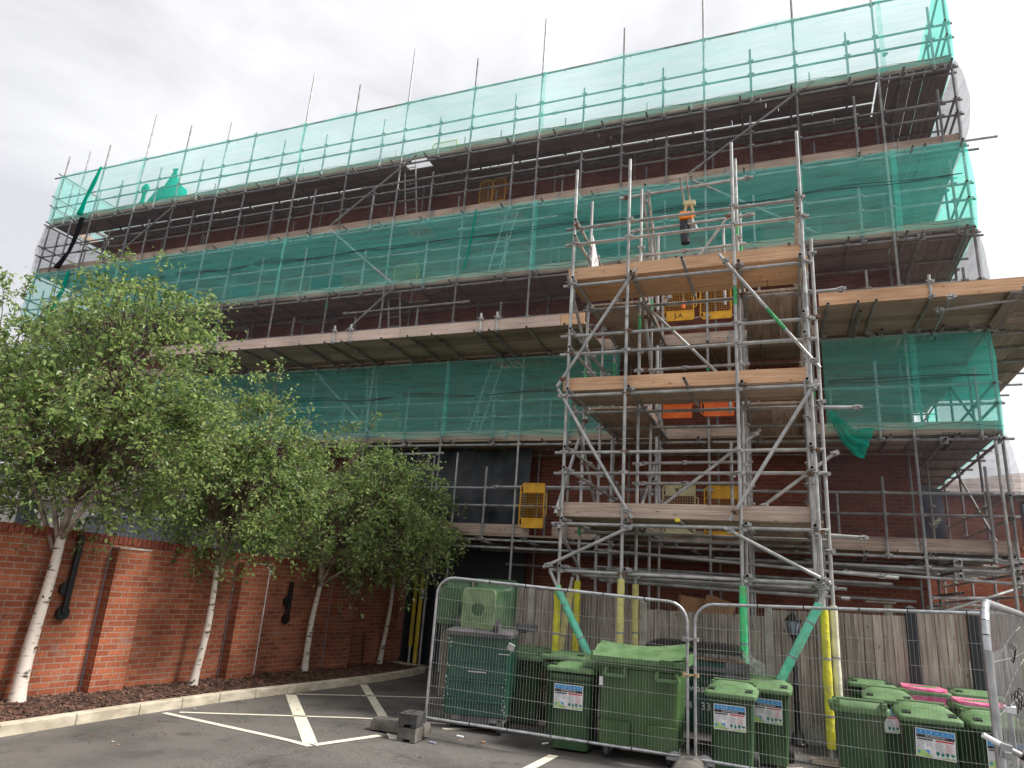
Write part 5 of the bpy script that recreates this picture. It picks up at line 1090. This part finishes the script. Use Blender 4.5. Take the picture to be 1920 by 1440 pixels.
# ------------------------------------------------------------------ mesh fence panels
def panel(p0, p1, z0, z1, label, t0=None, t1=None, r=.0185, step=.036, skew=0):
    """p0,p1 ground xy of the ends; z0=(left bottom,right bottom) z1=(left top,right top)"""
    A, B_ = Vector((p0[0], p0[1], 0)), Vector((p1[0], p1[1], 0)); dd = (B_-A); L0 = dd.length
    t = thing('mesh_fence_panel', label, 'fence panel', (A.x, A.y, z0[0]), (0, 0, 0), 'temporary mesh fence panels')
    def P(u, v): return A.lerp(B_, u)+Vector((0, 0, (z0[0]+(z0[1]-z0[0])*u)*(1-v)+(z1[0]+(z1[1]-z1[0])*u)*v))
    b = MB(); cu = .22/L0; cv = .22/(z1[0]-z0[0]); pts = [P(0, -.1), P(0, 1-cv)]
    for k in range(1, 5): a = R(90*k/5); pts.append(P(cu*(1-math.cos(a)), 1-cv*(1-math.sin(a))))
    pts.append(P(cu, 1)); pts.append(P(1-cu, 1))
    for k in range(1, 5): a = R(90*k/5); pts.append(P(1-cu*(1-math.sin(a)), 1-cv*(1-math.cos(a))))
    pts += [P(1, 1-cv), P(1, -.1)]
    b.path(pts, r, M['heras'], 10); b.tube(P(0, 0), P(1, 0), r*.9, M['heras'], 10)
    for q in pts[1:-1]: b.tube(q-Vector((.0, 0, .001)), q+Vector((0, 0, .001)), r, M['heras'], 8)
    b.build('frame', t, smooth=True)
    g = MB(); n = int(L0/step)
    for i in range(1, n):
        u = i/n; top = 1-max(0, (cv-.0)*(1-min(1, min(u, 1-u)/cu)))**1.0*.5
        w_ = .0035*math.sin(i*.9)+.004*noise.noise((i*.5, 0, 0)); g.tube(P(u, .0)+Vector((w_, -.012, 0)), P(u+w_*.3, top)+Vector((0, -.012, 0)), .0013, M['wire'], 3)
    for v in (.1, .22, .38, .54, .7, .84): g.tube(P(.0, v)+Vector((0, -.008, 0)), P(.5, v-.01+.004*math.sin(v*30))+Vector((0, -.008, 0)), .0025, M['wire'], 4); g.tube(P(.5, v-.01+.004*math.sin(v*30))+Vector((0, -.008, 0)), P(1, v)+Vector((0, -.008, 0)), .0025, M['wire'], 4)
    g.build('mesh', t)
    k = MB()
    for u in (.18, .33, .5, .64, .8): k.tube(P(u, 0)-Vector((.006, 0, 0)), P(u, 0)+Vector((.006, 0, 0)), r*1.15, M['black'], 10); k.tube(P(u+.04, 1)-Vector((.006, 0, 0)), P(u+.04, 1)+Vector((.006, 0, 0)), r*1.15, M['black'], 10)
    k.build('cable_ties', t)
    return t
p1 = panel((-4.24, 8.4), (-1.17, 8.92), (.17, .06), (1.84, 1.72), 'mesh fence panel in front of the left hand bins')
p2 = panel((-1.08, 8.9), (2.15, 8.5), (.06, .06), (1.72, 1.83), 'mesh fence panel in front of the right hand bins')
panel((.83, 4.0), (1.75, 7.1), (.13, .1), (1.81, 1.81), 'nearest mesh fence panel leaving the frame at the right', r=.0195, step=.036)
b = MB()
for z, mt in ((1.32, 'coupler'), (.93, 'brass')):
    b.tube((-1.2, 8.89, z-.025), (-1.2, 8.89, z+.025), .03, M[mt], 12); b.tube((-1.06, 8.88, z-.02), (-1.06, 8.88, z+.02), .03, M[mt], 12); b.tube((-1.2, 8.87, z), (-1.04, 8.87, z), .012, M[mt], 8); b.tube((-1.13, 8.82, z), (-1.13, 8.9, z), .016, M[mt], 6)
tag(b.build('panel_clamps', smooth=True), 'two bolted clamps joining the mesh fence panels', 'clamps')
# clamp with handles and grey box on the near panel
nc = thing('panel_coupler', 'scaffold clamp and short handle tube on the nearest panel post', 'clamp', (.85, 3.98, .95))
b = MB(); b.tube((.76, 3.93, 1.24), (.86, 3.95, 1.19), .012, M['white'], 10); b.tube((.86, 3.95, 1.19), (.92, 3.97, 1.165), .013, M['steel'], 10); b.tube((.9, 3.96, 1.172), (.94, 3.975, 1.155), .016, M['black'], 10); b.build('handle_tube', nc, smooth=True)
b = MB(); b.box((.84, 3.94, 1.185), (.045, .03, .06), M['heras'], (0, .2, 0)); b.box((.843, 3.92, 1.17), (.03, .02, .03), M['steel']); b.build('clamp_body', nc, bevel=.004)
b = MB(); b.box((1.02, 4.6, 1.04), (.02, .1, .55), M['heras'], (0, 0, -.25)); b.box((1.02, 4.58, 1.3), (.05, .09, .03), M['white'], (0, 0, -.2)); tag(b.build('post_bracket'), 'flat grey metal bracket with white top beside the nearest panel post', 'bracket')
b = MB()
for (x, z, dx) in ((1.0, 1.55, .7), (1.0, 1.33, .7)):
    b.path([(x, 4.6, z), (x+.15, 5.1, z+.05), (x+.3, 5.6, z+.1), (x+.55, 6.4, z+.16)], .003, M['wire'], 4)
for k, (x, y, z) in enumerate(((1.2, 5.25, 1.6), (1.23, 5.35, 1.61), (1.12, 4.95, 1.35), (1.16, 5.05, 1.36), (1.2, 5.15, 1.37))):
    b.path([(x, y, z), (x-.01, y, z-.05), (x+.015, y, z-.1), (x+.03, y, z-.03), (x+.005, y, z)], .0035, M['black'], 4)
tag(b.build('tie_wires'), 'loose wires and black cable ties on the nearest mesh panel', 'wires')
# feet
def foot(loc, rz, L0, w_, h, mat, label, name='fence_foot', cat='fence foot', grip=False, slots=True):
    t = thing(name, label, cat, loc, (0, 0, rz)); b = MB()
    b.loft([rr(0, 0, L0, w_, 0, .02), rr(0, 0, L0, w_, h*.7, .02), rr(0, 0, L0*.94, w_*.86, h, .03)], M[mat]); b.build('block', t, world=False, smooth=True)
    if slots:
        for x in (-.2, .2): k = MB(); k.box((x*L0/.7, 0, h+.001), (.16, w_*.25, .006), M[mat]); k.build('raised_rib', t, world=False, bevel=.002)
    return t
foot((-4.5, 8.27, 0), .12, .72, .2, .13, 'rubber2', 'long worn concrete foot under the left panel end')
bx = thing('ballast_block', 'stack of two charcoal plastic ballast blocks beside the left panel end', 'ballast block', (-4.27, 8.08, gz(-4.27, 8.08)), (0, 0, .12))
for z, mt in ((0, 'rubber2'), (.155, 'rubber')):
    b = MB(); b.b2((-.115, -.1, z+.03), (.115, .2, z+.15), M[mt]); b.b2((-.115, -.1, z), (-.045, .2, z+.03), M[mt]); b.b2((.045, -.1, z), (.115, .2, z+.03), M[mt]); o = b.build('block', bx, world=False, bevel=.006)
b = MB()
for x in (-.06, .06): b.box((x, .05, .308), (.045, .2, .01), M['rubber'])
for k in range(4): b.box((0, -.01+.04*k, .308), (.03, .008, .008), M['rubber'])
b.build('raised_ribs', bx, world=False, bevel=.003)
rf = thing('rubber_fence_foot', 'domed grey rubber foot with ribs under the panel joint', 'fence foot', (-1.13, 8.72, gz(-1.1, 8.5)), (0, 0, .05))
b = MB(); b.loft([rr(0, 0, .42, .72, 0, .06), rr(0, 0, .4, .7, .05, .06), rr(0, .0, .24, .5, .17, .05), rr(0, 0, .2, .4, .19, .04)], M['rubber2']); b.build('block', rf, world=False, smooth=True)
b = MB()
for sx in (-1, 1):
    for k in range(4): b.box((sx*.145, -.22+.11*k, .12), (.13, .022, .012), M['rubber'], (0, sx*.68, sx*.35))
b.box((0, 0, .192), (.09, .09, .006), M['greylid']); b.build('ribs', rf, world=False)
for x in (-1.25, -1.0):
    pass
b = MB()
for x in (-1.3, -.98): b.loft([[Vector((x+math.cos(a*.3)*.11, 8.9+yy, .0+math.sin(a*.3)*.11)) for a in range(11)] for yy in (-.006, .006)], M['heras'])
tag(b.build('corner_plates'), 'half round metal plates at the foot of the panel joint', 'plates')
# litter
for (x, y, s_, mt, lb) in ((-3.93, 8.78, .05, 'white', 'crumpled pale paper by the dark steel bin wheel'), (-3.6, 8.75, .03, 'card', 'small scrap of paper right of the dark steel bin wheel'), (-2.98, 9.3, .05, 'white', 'flat scrap of paper between the bins'), (-4.02, 8.2, .05, 'greyprint', 'short discarded strip lying on the asphalt'), (-.05, 9.9, .1, 'mid_x', 'broken timber offcut beside the lamp post foot')):
    b = MB(); b.box((x, y, gz(x, y)+.012), (s_*1.8, s_*.7, .018), M[mt], (rnd(-.2, .2), rnd(-.2, .2), rnd(-.5, .5))); tag(b.build('litter', bevel=.004), lb, 'litter')

# ------------------------------------------------------------------ background right
hs = thing('terraced_house', 'red brick house with pale tiled roof beyond the scaffold at the right', 'house', (7, 26, 0))
b = MB(); b.add([(2.6, 26, -.1), (14, 26, -.1), (14, 26, 5.75), (2.6, 26, 5.75), (2.6, 33, -.1), (14, 33, -.1), (14, 33, 5.75), (2.6, 33, 5.75)], [(0, 1, 2, 3), (5, 4, 7, 6), (4, 0, 3, 7), (1, 5, 6, 2)], M['brick_house']); b.build('wall', hs)
b = MB(); b.add([(2.4, 25.7, 5.72), (14.2, 25.7, 5.72), (14.2, 33.3, 5.72), (2.4, 33.3, 5.72), (9.0, 29.0, 7.1), (11, 29.0, 7.1)], [(0, 1, 5, 4), (2, 3, 4, 5), (3, 0, 4), (1, 2, 5), (3, 2, 1, 0)], M['slate']); b.build('roof', hs)
b = MB(); b.b2((2.4, 25.6, 5.62), (14.2, 25.72, 5.72), M['white']); b.b2((2.4, 25.58, 5.56), (14.2, 25.7, 5.615), M['black']); b.build('gutter', hs)
for x, z in ((6.72, 4.1), (8.6, 4.1), (6.6, 2.0), (8.6, 2.0)):
    f = MB(); f.b2((x, 25.94, z), (x+1.1, 25.99, z+1.35), M['printblack']); fo = f.build('window', hs)
    g = MB(); g.b2((x+.06, 25.92, z+.06), (x+1.04, 25.935, z+.62), M['glass']); g.b2((x+.06, 25.92, z+.7), (x+1.04, 25.935, z+1.29), M['glass']); go = g.build('pane', None); go.parent = fo; go.location = (0, 0, 0)
    for v in go.data.vertices: v.co -= Vector(hs.location)
    f = MB(); f.b2((x-.1, 25.88, z-.12), (x+1.2, 25.995, z-.02), M['concrete']); f.b2((x-.1, 25.96, z+1.38), (x+1.2, 25.998, z+1.5), M['concrete']); f.build('sill', hs)
b = MB(); b.b2((2.45, 21.5, -.1), (2.85, 21.7, 2.4), M['brick_house']); b.b2((2.85, 21.5, -.1), (9, 21.75, 1.7), M['brick_house']); tag(b.build('yard_wall'), 'low red brick yard wall behind the fence end at the right', 'wall')
# banner
bn = thing('banner', 'dark blue banner with faint gold script beside the building corner', 'banner', (2.5, 15.6, 3))
b = MB()
def bf(u, v): x = 2.42+.5*u; z = 2.95+1.35*v; return (x, 15.9+.4*u+.04*math.sin(v*5+u*3), z)
M['banner'] = noisy('navy_banner', (.012, .016, .035), (.03, .035, .06), 4, .5); b.grid(bf, 12, 12, M['banner']); b.build('cloth', bn, smooth=True)
M['gold'] = plain('gold_print', (.55, .5, .3), .5)
text('J Royal', 'lettering', bn, .15, (.2, .3, .55), (R(90), R(-32), R(38)), M['gold'], sx=.8); text('forte', 'lettering', bn, .15, (.2, .3, .12), (R(90), R(-12), R(38)), M['gold'], sx=.8)
# grey covered vehicle
cv = thing('covered_car', 'grey sheeted car behind the fence end at the right', 'car', (4.0, 17, 0))
b = MB(); rings = []
for x, h, w_ in ((2.6, .3, .7), (2.75, .8, .8), (3.3, 1.0, .85), (3.9, 1.35, .82), (5.2, 1.4, .8), (5.9, 1.05, .84), (6.5, .9, .8), (6.7, .3, .7)):
    rings.append([Vector((x, 16.5+w_*math.cos(a*.314), .1+max(0, h*math.sin(a*.314)**.45))) for a in range(11)])
b.loft(rings, M['grey_sheet']); b.build('cover', cv, smooth=True)
for x in (3.2, 5.9):
    k = MB(); k.tube((x, 15.65, .3), (x, 15.8, .3), .3, M['rubber'], 20); k.build('wheel', cv, smooth=True)
for x, y, z in ((3.2, 13.2, 1.95), (3.85, 13.4, 2.1)):
    t = thing('padded_post', 'yellow padded steel post %s beyond the fence end' % ('nearer the fence' if x < 3.5 else 'at the frame edge'), 'post', (x, y, 0), (0, 0, 0), 'padded posts beyond the fence end')
    b = MB(); b.tube((0, 0, -.05), (0, 0, 4.6), RT, M['steel_old'], 8, bore=M['hole']); b.build('tube', t, world=False, smooth=True); b = MB(); b.tube((0, 0, .4), (0, 0, z-.15), .05, M['foam_y'], 12); b.build('foam_sleeve', t, world=False, smooth=True)
b = MB(); b.box((3.0, 20.2, 1.0), (.5, .4, 2.2), M['dark']); tag(b.build('dark_cabinet'), 'dark cabinet standing behind the building corner', 'cabinet')
b = MB()
def clothf(u, v): return (3.9+1.4*u, 15.0+.08*math.sin(u*14), 1.1+.75*v)
b.grid(clothf, 20, 6, M['cloth']); tag(b.build('maroon_sheet', smooth=True), 'maroon sheet hung behind the nearest mesh panel', 'sheet')

# ------------------------------------------------------------------ background left
ob = thing('white_outbuilding', 'whitewashed brick outbuilding with tiled roof beyond the brick wall', 'outbuilding', (-20, 13, 0))
b = MB(); b.b2((-30, 12.6, -.1), (-15.6, 13.6, 3.15), M['white_wall']); b.build('wall', ob)
b = MB(); b.add([(-30.2, 12.3, 3.155), (-15.3, 12.3, 3.155), (-15.3, 15.5, 4.7), (-30.2, 15.5, 4.7), (-15.3, 15.5, 3.155), (-30.2, 15.5, 3.155)], [(0, 1, 2, 3), (1, 4, 2), (0, 3, 5), (0, 5, 4, 1)], M['slate']); b.build('roof', ob)
b = MB(); b.b2((-15.5, 12.0, -.1), (-11.0, 13.8, 2.75), M['slate_g']); b.add([(-15.7, 11.8, 2.755), (-10.8, 11.8, 2.7), (-10.8, 14, 3.0), (-15.7, 14, 3.05)], [(0, 1, 2, 3)], M['slate_g']); tag(b.build('grey_shed'), 'grey sheet shed behind the brick wall between the first two birches', 'shed')
b = MB(); b.box((-17.4, 11.9, 2.2), (.3, .3, 4.5), M['dark']); tag(b.build('dark_post'), 'thick dark post rising behind the wall at the far left', 'post')
b = MB(); n = 40; pts = [(-24+13*i/n, 11.7, 2.95-.12*math.sin(i*math.pi/5)**2) for i in range(n+1)]; b.path(pts, .008, M['black'], 4)
for p in pts[::2]: b.tube((p[0], p[1], p[2]), (p[0], p[1], p[2]-.08), .03, M['white'], 6)
tag(b.build('string_lights'), 'string of small festoon bulbs hung behind the brick wall', 'string lights')
# garden netting on top of wall: real strings
b = MB(); s_ = .3
while s_ < 6.6: b.tube(wp(s_, -.12, prof(s_)), wp(s_, -.12, prof(s_)+.34-.02*s_), .0022, M['wire'], 3); s_ += .07
for k in range(5): b.path([wp(.3+i*.45, -.12, prof(.3+i*.45)+.03+(.07-.004*i)*k+.01*math.sin(i)) for i in range(15)], .0022, M['wire'], 3)
tag(b.build('garden_net'), 'pale square garden net stretched along the top of the brick wall', 'netting')

b = MB()
random.seed(77)
for i in range(240):
    x, y = rnd(-7.2, 1.5), rnd(5.6, 11.4); 
    if random.random() < .6: x = rnd(-7.3, -6.2); y = rnd(5.6, 13)
    q = rnd(0, 6.3); L_ = rnd(.012, .028); b.box((x, y, gz(x, y)+.006), (L_, L_*.6, .003), random.choice([M['chip'], M['leaf'], M['card'], M['white'] if i % 9 == 0 else M['chip']]), (rnd(-.2, .2), rnd(-.2, .2), q))
o = b.build('leaf_litter'); o['kind'] = 'stuff'; tag(o, 'scattered dead leaves, chips and specks on the asphalt', 'litter')
# lettering becomes plain mesh
bpy.context.view_layer.update()
dg = bpy.context.evaluated_depsgraph_get()
done = {}
for o in [x for x in bpy.data.objects if x.type == 'FONT']:
    if o.data.name not in done:
        me = bpy.data.meshes.new_from_object(o.evaluated_get(dg)); done[o.data.name] = me
    n = bpy.data.objects.new('lettering', done[o.data.name]); COL.objects.link(n); n.parent = o.parent
    n.location = o.location; n.rotation_euler = o.rotation_euler; n.scale = o.scale
    bpy.data.objects.remove(o)
for x in bpy.data.objects:
    if x.name.startswith('lettering'): x.name = 'lettering'
